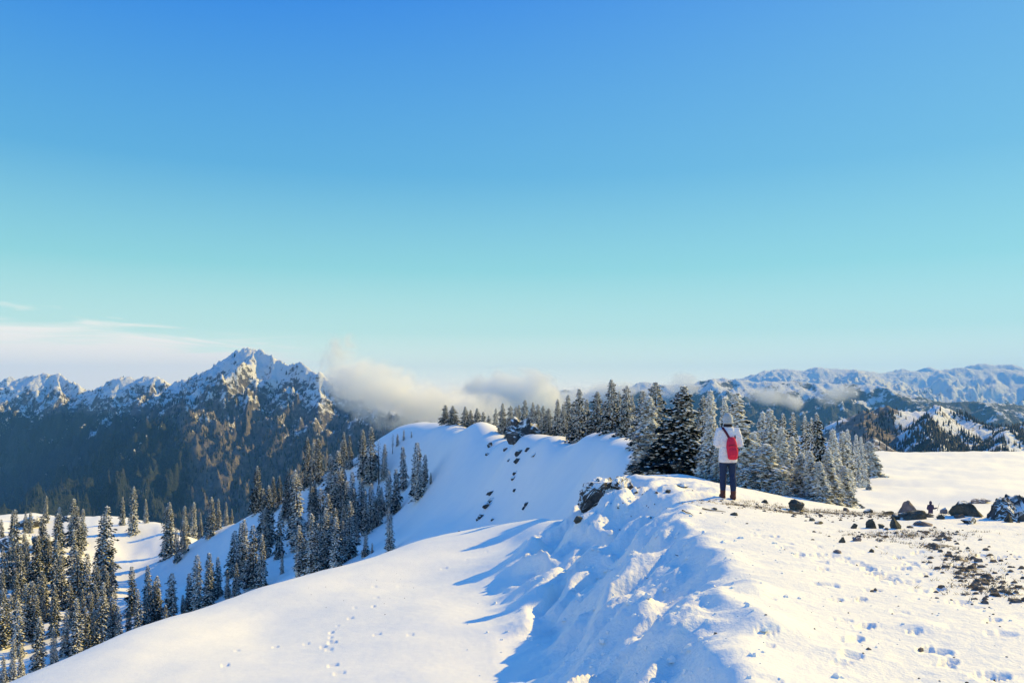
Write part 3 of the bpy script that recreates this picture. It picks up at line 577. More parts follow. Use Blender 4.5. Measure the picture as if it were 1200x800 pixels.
for cl_ in PH:
    tr = sorted([t_ for t_ in TREES if t_['cl'] == cl_], key=lambda d: d['px'])
    for k, t_ in enumerate(tr):
        rd = random.Random(int(t_['px']*13+t_['y']*7)); c, s, tk = VAR[t_['kind']][rd.randrange(len(VAR[t_['kind']]))]
        if t_['kind'] == 'near_dark': c, s, tk = VAR['near_dark'][(0 if t_['px'] in (796, 961) else 1)]
        Rv = {'near_dark': .28, 'near_frost': .24, 'ridge': .20, 'slim': .115, 'slimdark': .12, 'snag': .06, 'bush': .55}[t_['kind']]
        e = empty('fir_tree', (t_['x'], t_['y'], t_['z']-.02), rd.uniform(0, 6.28))
        h = t_['h']; w = h*rd.uniform(1.15, 1.5)
        if t_['w']: w = (t_['w']/t_['hp'])/Rv*h*(1.3 if t_['kind'] == 'near_dark' else 1.5)
        e.scale = (w, w, h); e.rotation_euler = (rd.gauss(0, .022), rd.gauss(0, .022), rd.uniform(0, 6.28))
        if cl_ in ('front', 'field'): lab = t_['word']
        elif cl_.startswith('fill'): lab = 'half hidden fir, %s %s' % (ORD[k], PH[cl_])
        else: lab = '%s, %s %s' % (LOOK[t_['kind']], ORD[k], PH[cl_])
        tag(e, lab, 'fir tree', {'front': 'firs standing behind the person', 'field': 'frosted firs at the edge of the open snowfield'}.get(cl_, 'snowy firs '+PH[cl_]))
        obj('trunk', tk, None, e); tag(obj('crown', c, None, e), kind='stuff'); tag(obj('snow_load', s, None, e), kind='stuff')
# ------------------------------------------------------------------ rocks
def rock_mesh(seed, sub=3, cuts=9, rough_=.06, flat=1.):
    rd = random.Random(seed); bm = bmesh.new()
    for _ in range(17):
        d = Vector((rd.gauss(0, 1), rd.gauss(0, 1), rd.gauss(0, 1))).normalized()*rd.uniform(.8, 1.1)
        if d.z > .5: d.x *= .7; d.y *= .7
        bm.verts.new(d)
    r_ = bmesh.ops.convex_hull(bm, input=bm.verts[:]); bmesh.ops.delete(bm, geom=list({v for v in bm.verts if not v.link_faces}), context='VERTS')
    bmesh.ops.bevel(bm, geom=bm.edges[:], offset=.04, segments=1, affect='EDGES', clamp_overlap=True)
    bmesh.ops.triangulate(bm, faces=bm.faces[:])
    bmesh.ops.subdivide_edges(bm, edges=bm.edges[:], cuts=sub-1, use_grid_fill=True)
    co = np.array([v.co[:] for v in bm.verts]); lo, hi = co.min(0), co.max(0)
    for v in bm.verts: v.co = Vector([(a-(l_+h_)/2)/((h_-l_)/2) for a, l_, h_ in zip(v.co, lo, hi)])
    n = fbm(co[:, 0]*2.3+co[:, 2]*1.3, co[:, 1]*2.3-co[:, 2]*1.7, 5, seed % 90, .6)
    for v, k in zip(bm.verts, n): v.co *= 1+rough_*float(k)*1.6; v.co.z *= flat
    me = bpy.data.meshes.new('rock'); bm.to_mesh(me); bm.free()
    return me
def rock(name, px, py, wpx, hpx, label, m=None, ymin=4, seed=0, depth=.8, rz=0, cat='rock', group=None, sub=3, tilt=0, Y=None, sink=.25):
    if Y is None: x, y, z = hit(px, py, ymin)
    else: x, y = (px-600)/F*Y, Y; z = float(ground(x, y))
    w = wpx/F*y; h = hpx/F*y; me = rock_mesh(seed or int(px*7+py), sub)
    me.name = name; me.materials.append(m or m_rock)
    o = obj(name, me, None, None, (x, y+w*depth*.35, z+h*(.5-sink))); o.scale = (w*.54, w*.54*depth, h*(.5+sink)*1.02); o.rotation_euler = (tilt*.3, tilt, rz); tag(o, label, cat, group); return o
G1 = 'rocks scattered on the snow at right'
RK = [(936, 597, 21, 14, 'dark pyramid shaped boulder alone beside the brown track right of the person', m_rock), (1022, 618, 13, 13, 'pointed grey rock, left one of the two standing before the crag pile', m_rock), (1051, 618, 17, 15, 'peaked dark rock just left of the hollow of blue snow', m_rock),
      (988, 634, 10, 8, 'small cone shaped rock at the left end of the gravel band', m_rock), (1002, 618, 9, 7, 'small dark rock left of the pointed grey rock', m_rock), (1034, 620, 10, 6, 'low flat stone between the two pointed rocks', m_rock), (1005, 632, 12, 6, 'low brown stone beside the small cone rock', m_rock_pale),
      (1072, 607, 30, 11, 'broad dark slab at the foot of the pale topped rock', m_rock), (1066, 601, 20, 17, 'rounded rock with a pale purple top in the rock line', m_rock_pale), (1090, 604, 16, 5, 'flat dark rock below the distant hiker', m_rock), (1137, 603, 36, 17, 'big dome shaped dark green boulder in the rock line', m_rock),
      (1139, 612, 20, 8, 'dark stone crusted with snow in front of the big dome boulder', m_rock_snow), (1109, 600, 12, 9, 'small pale pink rock left of the big dome boulder', m_rock_pale), (1170, 600, 14, 12, 'dark block leaning on the left side of the craggy rock', m_rock),
      (1184, 611, 13, 14, 'dark pointed chunk at the front of the craggy rock', m_rock), (1103, 607, 10, 7, 'black stone at the right of the flat dark rock', m_rock), (1085, 615, 20, 6, 'low reddish stone above the blue snow hollow', m_rock_pale), (1018, 599, 15, 6, 'low dark rock on the brown track', m_rock), (1042, 601, 16, 5, 'flat rock at the left end of the rock line', m_rock),
      (1055, 607, 20, 6, 'long low rock in front of the pale topped rock', m_rock), (952, 609, 8, 5, 'small dark stone below right of the pyramid boulder', m_rock), (961, 612, 14, 4, 'thin flat stone right below the pyramid boulder', m_rock), (897, 588, 12, 5, 'low dark stone on the track right of the boots', m_rock),
      (983, 648, 12, 5, 'low reddish stone below the gravel band', m_rock_pale), (1022, 648, 8, 5, 'small slanted stone casting a shadow to its right', m_rock), (861, 603, 10, 4, 'flat dark stone half sunk in snow below the boots', m_rock), (678, 620, 13, 9, 'small brown rock alone on the drift below the snowy outcrop', m_rock),
      (744, 577, 10, 7, 'small snowy stone right of the outcrop', m_rock_snow), (800, 572, 16, 7, 'low snow covered stone on the hump in front of the dark firs', m_rock_snow), (782, 577, 9, 5, 'tiny stone left of the low snow covered stone', m_rock), (797, 648, 14, 5, 'dark patch of rock showing through the drift left of the path', m_rock_snow),
      (838, 596, 8, 3, 'sliver of stone left of the long twig', m_rock), (750, 571, 8, 4, 'snowy pebble cluster stone at the crest beside the outcrop', m_rock_snow), (1152, 588, 26, 5, 'thin brown slab with snow behind the big dome boulder', m_rock_pale)]
for i, a in enumerate(RK):
    rock('rock', a[0], a[1]+2, a[2]*(.95 if a[2] > 17 else .85), a[3]*(.95 if a[2] > 17 else .8), a[4], a[5], group=G1 if a[0] > 860 else None, seed=50+i*7, rz=rf.uniform(0, 6), sub=4 if a[2] > 18 else 3, ymin=9)
# snow crusted outcrop on the crest: blocks of one rock mass
e = empty('rock_outcrop', Q(714, 585, 18.2)); e.location.z = float(ground(e.location.x, e.location.y))+.06; tag(e, 'big snow crusted rock outcrop with dark faces at the left edge of the crest', 'rock outcrop')
for k, (dx, dz, w, h, dy) in enumerate(((-.42, -.05, .30, .34, -.05), (-.30, .20, .36, .28, .1), (-.02, .12, .46, .36, .12), (.28, .24, .34, .26, .2), (.12, .02, .40, .22, -.05), (.45, .16, .22, .2, .15), (-.38, -.22, .2, .22, -.12))):
    me = rock_mesh(900+k*13, 4, 12, .1); me.materials.append(m_rock_snow); o = obj('block', me, None, e, (dx, dy, dz)); o.scale = (w, w*.9, h); o.rotation_euler = (0, 0, k*1.7)
xx, yy, zz = hit(1196, 612, 9); e = empty('rock_outcrop', (xx, yy+.25, zz)); e.scale = (.85, .85, .8); tag(e, 'large craggy snow streaked rock mass at the right edge of the picture', 'rock outcrop')
for k, (dx, dz, w, h, dy) in enumerate(((0, .10, .30, .34, .1), (-.24, .06, .2, .24, .0), (.24, .16, .3, .36, .15), (-.08, .22, .2, .22, .12), (.12, .0, .24, .2, -.12), (-.12, -.02, .18, .18, -.1), (.5, .1, .3, .3, .1))):
    me = rock_mesh(1300+k*13, 4, 12, .12); me.materials.append(m_crag); o = obj('block', me, None, e, (dx, dy, dz)); o.scale = (w, w*.9, h); o.rotation_euler = (.2*k, 0, k*1.7)
# crag on the ridge crest and dark ribs of rock on the bowl face
e = empty('rock_crag', (0, 0, 0)); x, y, z = hit(612, 512, 50); e.location = (x, y, z); tag(e, 'snowy rock crag breaking the ridge crest among the trees', 'rock crag')
for k, (dx, dz, w, h, dy) in enumerate(((0, .6, 1.2, 1.0, 1), (-.8, .1, .7, .9, .4), (.9, .5, .9, .6, 1.2), (.2, -.6, .9, .7, .0), (-.3, 1.2, .6, .5, 1.2), (.9, -.2, .5, .4, .3))):
    me = rock_mesh(700+k*11, 4, 12, .1); me.materials.append(m_crag); o = obj('block', me, None, e, (dx, dy, dz)); o.scale = (w, w, h); o.rotation_euler = (0, 0, k*1.3)
G2 = 'dark rocks showing through the shaded bowl face'
RB = [(a_, b_, max(4, c_*.85), max(2.5, d_*.65)) for a_, b_, c_, d_ in [(608, 532, 12, 9), (606, 541, 10, 8), (618, 528, 8, 6), (626, 534, 11, 5), (604, 555, 9, 5), (602, 563, 9, 6), (603, 577, 6, 5), (574, 524, 9, 8), (571, 532, 6, 5), (592, 527, 7, 6), (575, 580, 13, 7), (570, 594, 11, 10), (575, 588, 10, 6), (563, 606, 10, 8), (617, 590, 9, 6), (614, 597, 7, 5), (577, 611, 6, 5), (611, 615, 8, 5), (538, 625, 5, 6), (526, 630, 6, 5), (596, 540, 5, 4), (560, 609, 6, 5)]]
HT = ['just below the crag', 'under the crag, lower of a pair', 'right below the crag', 'on the faint diagonal streak right of the crag', 'halfway down the central gully', 'lower in the central gully', 'at the foot of the central gully', 'high on the left face of the bowl', 'slightly lower on the left face of the bowl', 'left of the crag foot',
      'at the head of the lower rock rib', 'in the thick middle of the lower rock rib', 'beside the middle of the lower rock rib', 'at the lower end of the rock rib', 'alone low on the right of the bowl', 'just below the lone low right one', 'near the snow edge under the rib', 'near the snow edge at bowl right', 'at the snow edge left of the rib, upper', 'at the snow edge left of the rib, lower', 'tiny one left of the gully', 'tiny one beside the rib end']
for i, (a, w) in enumerate(zip(RB, HT)): rock('rock', a[0], a[1]+2, a[2], a[3], 'dark rock '+w, m_crag, ymin=34, seed=300+i*5, depth=.6, rz=.4, group=G2, tilt=-.55, sink=.12)
# cliff band below the bench
G3 = 'dark rock band below the sunlit bench'
for i, (px, py, w, h, lb) in enumerate(((12, 646, 46, 18, 'long dark cliff block below the bench at the left picture edge'), (44, 643, 30, 15, 'dark cliff block below the bench, second from the left edge'), (30, 619, 30, 12, 'dark ledge under the bench rim'), (78, 612, 16, 6, 'small dark ledge at the bench rim'))):
    rock('cliff', px, py, w, h, lb, m_crag, ymin=70, seed=500+i*3, depth=.6, cat='cliff', group=G3, sub=4)
# loose stones along the bare strip, twigs of dead grass
def stones(name, spots, label, m, seed, k=5):
    rd = random.Random(seed); v, f = [], []
    for px, py, sx_, sy_, n, s0, s1 in spots:
        cx, cy, cz = hit(px, py, 4, 60)
        xs = np.array([rd.gauss(cx, sx_) for _ in range(n)]); ys = np.array([rd.gauss(cy, sy_) for _ in range(n)]); zs = ground(xs, ys)
        for x, y, z in zip(xs, ys, zs):
            s = .78*rd.uniform(s0, s1)*(rd.random()**1.5*1.5+.5); n0 = len(v); ro = rd.uniform(0, 6.28)
            for a in range(k): rr4 = s*rd.uniform(.7, 1.3); v.append((x+rr4*math.cos(ro+a*6.283/k), y+rr4*.8*math.sin(ro+a*6.283/k), z-.01))
            for a in range(k): rr4 = s*rd.uniform(.4, .75); v.append((x+rr4*math.cos(ro+a*6.283/k+.4), y+rr4*.8*math.sin(ro+a*6.283/k+.4), z+s*rd.uniform(.2, .6)))
            v.append((x, y, z+s*rd.uniform(.4, .7)))
            for a in range(k):
                b2 = (a+1) % k; f += [(n0+a, n0+b2, n0+k+b2), (n0+a, n0+k+b2, n0+k+a), (n0+k+a, n0+k+b2, n0+2*k)]
    o = obj(name, mesh_from(name, v, f, False), m); tag(o, label, 'stones', kind='stuff'); return o
stones('loose_stones', [(1108, 632, 0.07, .3, 20, .015, .05), (1112, 646, 0.13, .3, 28, .015, .05), (1125, 660, 0.16, .3, 33, .015, .05), (1138, 672, 0.18, .3, 36, .015, .05), (1152, 684, 0.18, .28, 49, .015, .05), (1168, 698, 0.21, .25, 45, .015, .045), (1190, 660, 0.32, .6, 20, .015, .045), (1185, 705, 0.24, .2, 24, .015, .04),
       (1150, 640, 0.40, .5, 12, .01, .03), (1100, 690, 0.56, .5, 7, .01, .03)], 'strip of loose dark stones and turf running down the snow at right', m_stone, 5)
stones('track_gravel', [(1060, 627, .5, .2, 66, .012, .04), (1030, 632, .4, .15, 27, .012, .035), (980, 603, .9, .3, 71, .012, .035), (920, 601, .7, .2, 38, .012, .035), (1010, 608, .8, .4, 60, .015, .05), (870, 592, .6, .2, 27, .01, .03), (1045, 606, .5, .3, 33, .015, .05), (760, 578, .5, .5, 22, .012, .04), (830, 610, .8, .6, 8, .01, .025),
       (1170, 553, 1.8, 7, 60, .03, .10), (420, 700, .9, 1.6, 27, .006, .018), (960, 640, 1.2, 1.0, 14, .008, .022), (1000, 720, .9, .8, 14, .008, .02), (1110, 760, .9, .6, 33, .008, .018)], 'small stones and gravel peppering the brown track and the snow', m_stone, 6, 4)
stones('snow_crumbs', [(700, 700, .8, 1.6, 160, .012, .05), (740, 640, .5, 1.4, 120, .012, .04), (770, 740, .5, 1.0, 120, .01, .04), (690, 780, .6, .8, 100, .012, .04), (720, 600, .4, .9, 70, .012, .04), (840, 640, .5, 2.0, 90, .006, .02), (1000, 700, 1.2, 1.8, 130, .006, .02)], 'small crumbs of broken snow crust on the drifted bank', m_snow, 9)
def tufts(name, spots, label, m, seed):
    rd = random.Random(seed); v, f = [], []
    for px, py, sx_, sy_, n in spots:
        cx, cy, cz = hit(px, py, 4, 60); xs = np.array([rd.gauss(cx, sx_) for _ in range(n)]); ys = np.array([rd.gauss(cy, sy_) for _ in range(n)]); zs = ground(xs, ys)
        for x, y, z in zip(xs, ys, zs):
            for _ in range(7):
                a = rd.uniform(0, 6.28); l = rd.uniform(.03, .08); w = .004; n0 = len(v); dx, dy = math.cos(a), math.sin(a); ox, oy = rd.gauss(0, .02), rd.gauss(0, .02)
                v += [(x+ox-dy*w, y+oy+dx*w, z-.005), (x+ox+dy*w, y+oy-dx*w, z-.005), (x+ox+dx*l*.8, y+oy+dy*l*.8, z+l*.55)]; f.append((n0, n0+1, n0+2))
    o = obj(name, mesh_from(name, v, f, False), m); tag(o, label, 'grass', kind='stuff'); return o
tufts('dead_grass', [(1060, 628, .5, .2, 160), (960, 600, 1.2, .25, 260), (890, 596, .7, .2, 120), (1110, 645, .15, .5, 60), (1140, 672, .2, .4, 70), (1165, 692, .25, .3, 80), (1020, 604, .6, .3, 100)], 'short dead brown grass along the bare track', m_grass, 8)
# twigs lying on the snow
def twig(px0, py0, px1, py1, label):
    a = Vector(hit(px0, py0, 4, 40)); b2 = Vector(hit(px1, py1, 4, 40)); v, f = [], []
    for k in range(6):
        t_ = k/5; c = a.lerp(b2, t_)+Vector((0, .02*math.sin(k*2.1), .012)); c.z = float(ground(c.x, c.y))+.015; r_ = .012*(1-.6*t_)
        for j in range(5): v.append((c.x, c.y+r_*math.cos(j*1.2566), c.z+r_*math.sin(j*1.2566)))
        if k:
            for j in range(5): f.append(((k-1)*5+j, (k-1)*5+(j+1) % 5, k*5+(j+1) % 5, k*5+j))
    o = obj('twig', mesh_from('twig', v, f), m_bark); tag(o, label, 'twig', 'twigs lying on the snow near the person')
twig(823, 598, 850, 601, 'long thin twig lying on the snow just below the boots'); twig(799, 601, 812, 606, 'short twig on the snow left of the long twig')
# ------------------------------------------------------------------ people
def loft(v, f, pts, rad2, seg=14, up=Vector((0, 1, 0))):
    pts = [Vector(p) for p in pts]; n0 = len(v)
    for i, p in enumerate(pts):
        tn = (pts[min(i+1, len(pts)-1)]-pts[max(i-1, 0)]).normalized(); s = tn.cross(up)
        if s.length < .2: s = tn.cross(Vector((1, 0, 0)))
        s.normalize(); u_ = s.cross(tn).normalized(); ra, rb = rad2[i] if isinstance(rad2[i], tuple) else (rad2[i], rad2[i])
        for k in range(seg):
            a = k*2*math.pi/seg; v.append(p+s*ra*math.cos(a)+u_*rb*math.sin(a))
    for i in range(len(pts)-1):
        for k in range(seg): f.append((n0+i*seg+k, n0+i*seg+(k+1) % seg, n0+(i+1)*seg+(k+1) % seg, n0+(i+1)*seg+k))
    f.append(tuple(n0+k for k in range(seg))[::-1]); f.append(tuple(n0+(len(pts)-1)*seg+k for k in range(seg)))
def fuse(name, v, f, vox, m, parent, smooth=4):
    me = mesh_from(name, v, f); o = obj(name, me, m)
    bm = bmesh.new(); bm.from_mesh(me); bmesh.ops.recalc_face_normals(bm, faces=bm.faces); bm.to_mesh(me); bm.free()
    md = o.modifiers.new('remesh', 'REMESH'); md.mode = 'VOXEL'; md.voxel_size = vox; md.use_smooth_shade = True
    sm = o.modifiers.new('smooth', 'SMOOTH'); sm.iterations = smooth; sm.factor = .5
    dg = bpy.context.evaluated_depsgraph_get(); me2 = bpy.data.meshes.new_from_object(o.evaluated_get(dg)); me2.name = name
    o.modifiers.clear(); o.data = me2; me2.shade_smooth()
    if not me2.materials: me2.materials.append(m)
    o.parent = parent; return o
m_skin = solid('skin', (.55, .36, .27), .6, .05, 20)
def person(loc, rz, sc_, arms, vox, cols, label, feet=((-.085, .06), (.085, -.08))):
    e = empty('person', loc, rz); e.scale = (sc_,)*3; tag(e, label, 'person')
    v, f = [], []
    loft(v, f, [(0, 0, .84), (0, 0, .92), (0, -.01, 1.05), (0, -.01, 1.22), (0, 0, 1.36), (0, 0, 1.42)], [(.14, .10), (.155, .11), (.125, .09), (.15, .105), (.14, .085), (.06, .06)])
    loft(v, f, [(0, 0, 1.38), (0, .01, 1.44), (0, .015, 1.52)], [.055, .052, .055])
    loft(v, f, [(0, .02, 1.445), (0, .02, 1.48), (0, .012, 1.55), (0, .008, 1.62), (0, .005, 1.665), (0, .005, 1.69)], [(.035, .05), (.058, .075), (.074, .092), (.077, .098), (.055, .075), (.02, .03)])
    loft(v, f, [(0, .10, 1.60), (0, .118, 1.565), (0, .112, 1.548)], [.009, .014, .010], 8)      # nose
    loft(v, f, [(0, .085, 1.505), (0, .10, 1.51)], [(.022, .010), (.018, .006)], 8)                # mouth
    for s in (-1, 1):
        loft(v, f, [(s*.072, .0, 1.54), (s*.082, -.005, 1.57), (s*.078, -.005, 1.60)], [.010, .014, .010], 8)   # ear
        fx, fy = feet[0 if s < 0 else 1]
        loft(v, f, [(s*.08, 0, .93), (s*.088, .01, .80), (fx*1.02, .02+fy*.4, .50), (fx, fy*.8, .42), (fx, fy*.9, .30), (fx, fy, .09), (fx, fy, .05)], [.088, .082, .056, .055, .056, .036, .036])
        loft(v, f, [(fx, fy-.06, .04), (fx, fy+.03, .045), (fx*1.05, fy+.17, .03)], [(.034, .035), (.04, .04), (.035, .022)])
        sh, el, wr = arms[0 if s < 0 else 1]
        sh, el, wr = Vector(sh), Vector(el), Vector(wr)
        loft(v, f, [sh, sh.lerp(el, .4), el, el.lerp(wr, .35), wr], [.052, .046, .038, .038, .026])
        d = (wr-el).normalized(); sd_ = d.cross(Vector((0, 0, 1))).normalized()*(1 if s > 0 else -1)    # points outwards
        loft(v, f, [wr, wr+d*.04, wr+d*.085], [(.026, .020), (.038, .016), (.036, .014)], 10)
        for k, ln in enumerate((.062, .075, .070, .052)):
            b0 = wr+d*.08+sd_*(.027-.018*k); dn_ = Vector((0, 0, -1))
            loft(v, f, [b0, b0+d*ln*.5, b0+d*ln*.85+dn_*ln*.3, b0+d*ln*.9+dn_*ln*.7], [.0095, .009, .0085, .007], 7)
        b0 = wr+d*.025-sd_*.026; loft(v, f, [b0, b0+d*.03-sd_*.02, b0+d*.055-sd_*.022+Vector((0, 0, -.012))], [.012, .0105, .008], 7)
    fuse('body', v, f, vox, m_skin, e, 2)
    v, f = [], []      # coat
    loft(v, f, [(0, 0, .73), (0, 0, .76), (0, -.005, .90), (0, -.015, 1.05), (0, -.015, 1.22), (0, -.008, 1.33), (0, 0, 1.40), (0, .0, 1.445), (0, .005, 1.47)], [(.178, .135), (.186, .14), (.18, .135), (.172, .13), (.195, .14), (.19, .12), (.14, .10), (.078, .08), (.070, .072)], 24)
    for k in range(2):
        sh, el, wr = [Vector(a) for a in arms[k]]; s = -1 if k == 0 else 1
        loft(v, f, [Vector((s*.10, 0, 1.36)), sh+Vector((0, 0, -.01)), sh.lerp(el, .45), el, el.lerp(wr, .5), wr, wr+(wr-el).normalized()*.015], [.075, .085, .080, .076, .066, .055, .052], 16)
    fuse('coat', v, f, max(.011, vox), cols['coat'], e, 5)
    v, f = [], []      # trousers
    loft(v, f, [(0, 0, .70), (0, 0, .82), (0, 0, .95)], [(.15, .115), (.165, .125), (.15, .11)], 20)
    for k in range(2):
        s = -1 if k == 0 else 1; fx, fy = feet[k]
        loft(v, f, [(s*.078, 0, .88), (s*.086, .01, .74), (fx*1.02, .02+fy*.4, .50), (fx, fy*.8, .40), (fx, fy*.9, .28), (fx, fy, .13), (fx, fy, .10)], [(.086, .095), (.088, .092), .066, .064, .064, .050, .048], 16)
    fuse('trousers', v, f, max(.010, vox), cols['trousers'], e, 4)
    for k in range(2):
        fx, fy = feet[k]; v, f = [], []
        loft(v, f, [(fx, fy-.0, .175), (fx, fy-.0, .12), (fx, fy-.01, .06), (fx, fy-.01, .015)], [(.056, .062), (.052, .06), (.05, .07), (.05, .07)], 16)
        loft(v, f, [(fx, fy-.085, .04), (fx, fy+.02, .05), (fx*1.05, fy+.13, .045), (fx*1.08, fy+.19, .03)], [(.042, .035), (.05, .05), (.05, .04), (.03, .02)], 16)
        o = fuse('boot', v, f, max(.008, vox), cols['boots'], e, 2); v, f = [], []
        loft(v, f, [(fx, fy-.09, .0), (fx, fy+.0, .0), (fx*1.05, fy+.12, .0), (fx*1.08, fy+.2, .0)], [(.04, .014), (.052, .016), (.054, .016), (.03, .014)], 12); obj('sole', mesh_from('sole', v, f), cols['sole'], o)
    v, f = [], []      # knitted hat
    loft(v, f, [(0, -.005, 1.50), (0, -.005, 1.53), (0, -.002, 1.60), (0, 0, 1.66), (0, 0, 1.70), (0, 0, 1.725)], [(.090, .105), (.096, .112), (.098, .114), (.086, .10), (.055, .065), (.015, .02)], 24)
    o = fuse('hat', v, f, max(.010, vox), cols['hat'], e, 3)
    v, f = [], []; loft(v, f, [(0, -.006, 1.498), (0, -.006, 1.52), (0, -.005, 1.545)], [(.097, .112), (.104, .12), (.099, .115)], 24); obj('hat_brim', mesh_from('hat_brim', v, f), cols['hat'], o)
    v, f = [], []      # scarf / collar and hair at the nape
    loft(v, f, [(0, .0, 1.435), (0, .0, 1.47), (0, -.005, 1.51)], [(.088, .09), (.085, .088), (.070, .085)], 18); obj('collar', mesh_from('collar', v, f), cols['collar'], e)
    return e
def fabric(name, c, sc_=40, bs=.3, bd=.01, wave=False):
    m, t, b = mat(name); g = t.nodes.new('ShaderNodeTexCoord'); n = noise(t, g.outputs['Object'], sc_, 4); n2 = noise(t, g.outputs['Object'], 7, 3)
    t.links.new(ramp(t, n, [(.3, tuple(x*.82 for x in c)), (.7, tuple(min(1, x*1.1) for x in c))]), b.inputs['Base Color'])
    if wave:
        w = t.nodes.new('ShaderNodeTexWave'); w.inputs['Scale'].default_value = 18; w.inputs['Distortion'].default_value = 3; w.bands_direction = 'X'; t.links.new(g.outputs['Object'], w.inputs[0]); bump(t, b, w.outputs['Fac'], .8, .012)
    else: bump(t, b, mathn(t, 'ADD', n2, mathn(t, 'MULTIPLY', n, .15)), bs, bd)
    b.inputs['Roughness'].default_value = .85; return m
m_coat = fabric('white_fleece', (.80, .78, .84), 60, 1.0, .09); m_leg = fabric('dark_denim', (.015, .032, .088), 80, .4, .02); m_boot = fabric('brown_leather', (.12, .045, .04)); m_sole = fabric('boot_sole', (.03, .025, .025))
m_hat = fabric('grey_knit', (.50, .53, .56), 50, wave=True); m_dark = fabric('black_cloth', (.02, .02, .03)); m_red = fabric('red_nylon', (.62, .025, .07), 25, .7, .03); m_strap = fabric('dark_strap', (.10, .015, .035))
fx, fy, fz = hit(853, 584, 12, 30)
pz = float(ground(fx, fy))
arms0 = (((-.165, 0, 1.37), (-.225, -.02, 1.09), (-.13, .20, 1.06)), ((.165, 0, 1.37), (.235, -.02, 1.09), (.14, .20, 1.06)))
pe = person((fx, fy, pz-.01), 0, .965, arms0, .008, dict(coat=m_coat, trousers=m_leg, boots=m_boot, sole=m_sole, hat=m_hat, collar=m_dark), 'person seen from behind in white coat, grey knit hat and dark trousers')
# red sling bag on the back (top-level: it is carried by the person)
bag = empty('sling_bag', (fx, fy, pz-.01)); bag.scale = (.94, .965, .965); tag(bag, 'red sling bag with dark strap worn across the back of the white coat', 'bag')
v, f = [], []
loft(v, f, [(.045, -.20, .80), (.045, -.205, .83), (.035, -.215, .95), (.02, -.215, 1.06), (.015, -.205, 1.15), (.02, -.19, 1.21), (.02, -.18, 1.235)], [(.075, .035), (.10, .055), (.112, .068), (.112, .065), (.10, .055), (.08, .042), (.06, .03)], 20)
fuse('pouch', v, f, .009, m_red, bag, 2)
v, f = [], []; loft(v, f, [(.045, -.262, .84), (.04, -.282, .90), (.035, -.282, .98), (.03, -.268, 1.03)], [(.07, .012), (.085, .022), (.085, .022), (.07, .012)], 14); fuse('pocket', v, f, .008, m_red, bag, 2)
v, f = [], []; loft(v, f, [(.085, -.19, 1.20), (.10, -.175, 1.25), (.095, -.165, 1.275)], [(.02, .012), (.016, .01), (.012, .008)], 8); obj('grab_loop', mesh_from('grab_loop', v, f), m_strap, bag)
v, f = [], []; loft(v, f, [(-.015, -.185, 1.20), (-.055, -.16, 1.29), (-.10, -.125, 1.37), (-.125, -.06, 1.425), (-.125, .03, 1.435), (-.08, .12, 1.36)], [(.024, .008)]*6, 10); obj('strap', mesh_from('strap', v, f), m_strap, bag)
v, f = [], []; loft(v, f, [(.10, -.20, .86), (.17, -.12, .90), (.205, .0, 1.0), (.16, .12, 1.12), (.0, .165, 1.25), (-.08, .12, 1.36)], [(.016, .006)]*6, 8); obj('lower_strap', mesh_from('lower_strap', v, f), m_strap, bag)
v, f = [], []; loft(v, f, [(-.06, -.272, 1.075), (0.02, -.285, 1.09), (.10, -.272, 1.075)], [(.006, .006)]*3, 8); obj('zip', mesh_from('zip', v, f), m_strap, bag)
# distant hiker seen from the waist up beyond the rocks
hx, hy = (1090.5-600)/F*63, 63.0; hz = float(ground(hx, hy)); want = ZC-(586.5-HY)/F*63
arms1 = (((-.165, 0, 1.37), (-.23, .0, 1.10), (-.10, .18, 1.02)), ((.165, 0, 1.37), (.22, -.02, 1.10), (.46, -.04, 1.17)))
m_navy = fabric('dark_jacket', (.05, .04, .09)); 
h_ = person((hx, hy, hz), 0, (want-hz)/1.725, arms1, .016, dict(coat=m_navy, trousers=m_dark, boots=m_dark, sole=m_sole, hat=m_navy, collar=m_dark), 'distant person in dark jacket holding out a pole beyond the rocks')
s_ = (want-hz)/1.725; v, f = [], []
loft(v, f, [(.50*s_, -.05*s_, .98*s_), (.60*s_, -.05*s_, 1.32*s_), (.66*s_, -.05*s_, 1.55*s_)], [.013, .011, .008], 8); po = obj('hiking_pole', mesh_from('hiking_pole', v, f), m_dark, None, (hx, hy, hz)); tag(po, 'thin dark pole held up in the hand of the distant hiker', 'pole')
print(file=open('/tmp/dbg.txt', 'w'), *['hiker scale', hz, want, [ (round(Y_,1), round(HY+(ZC-float(ground((1090.5-600)/F*Y_,Y_)))/Y_*F,1)) for Y_ in (11,12,13,14,15,16,17,18,20,25,30,45,63)], s_, 'trees', len(TREES)])
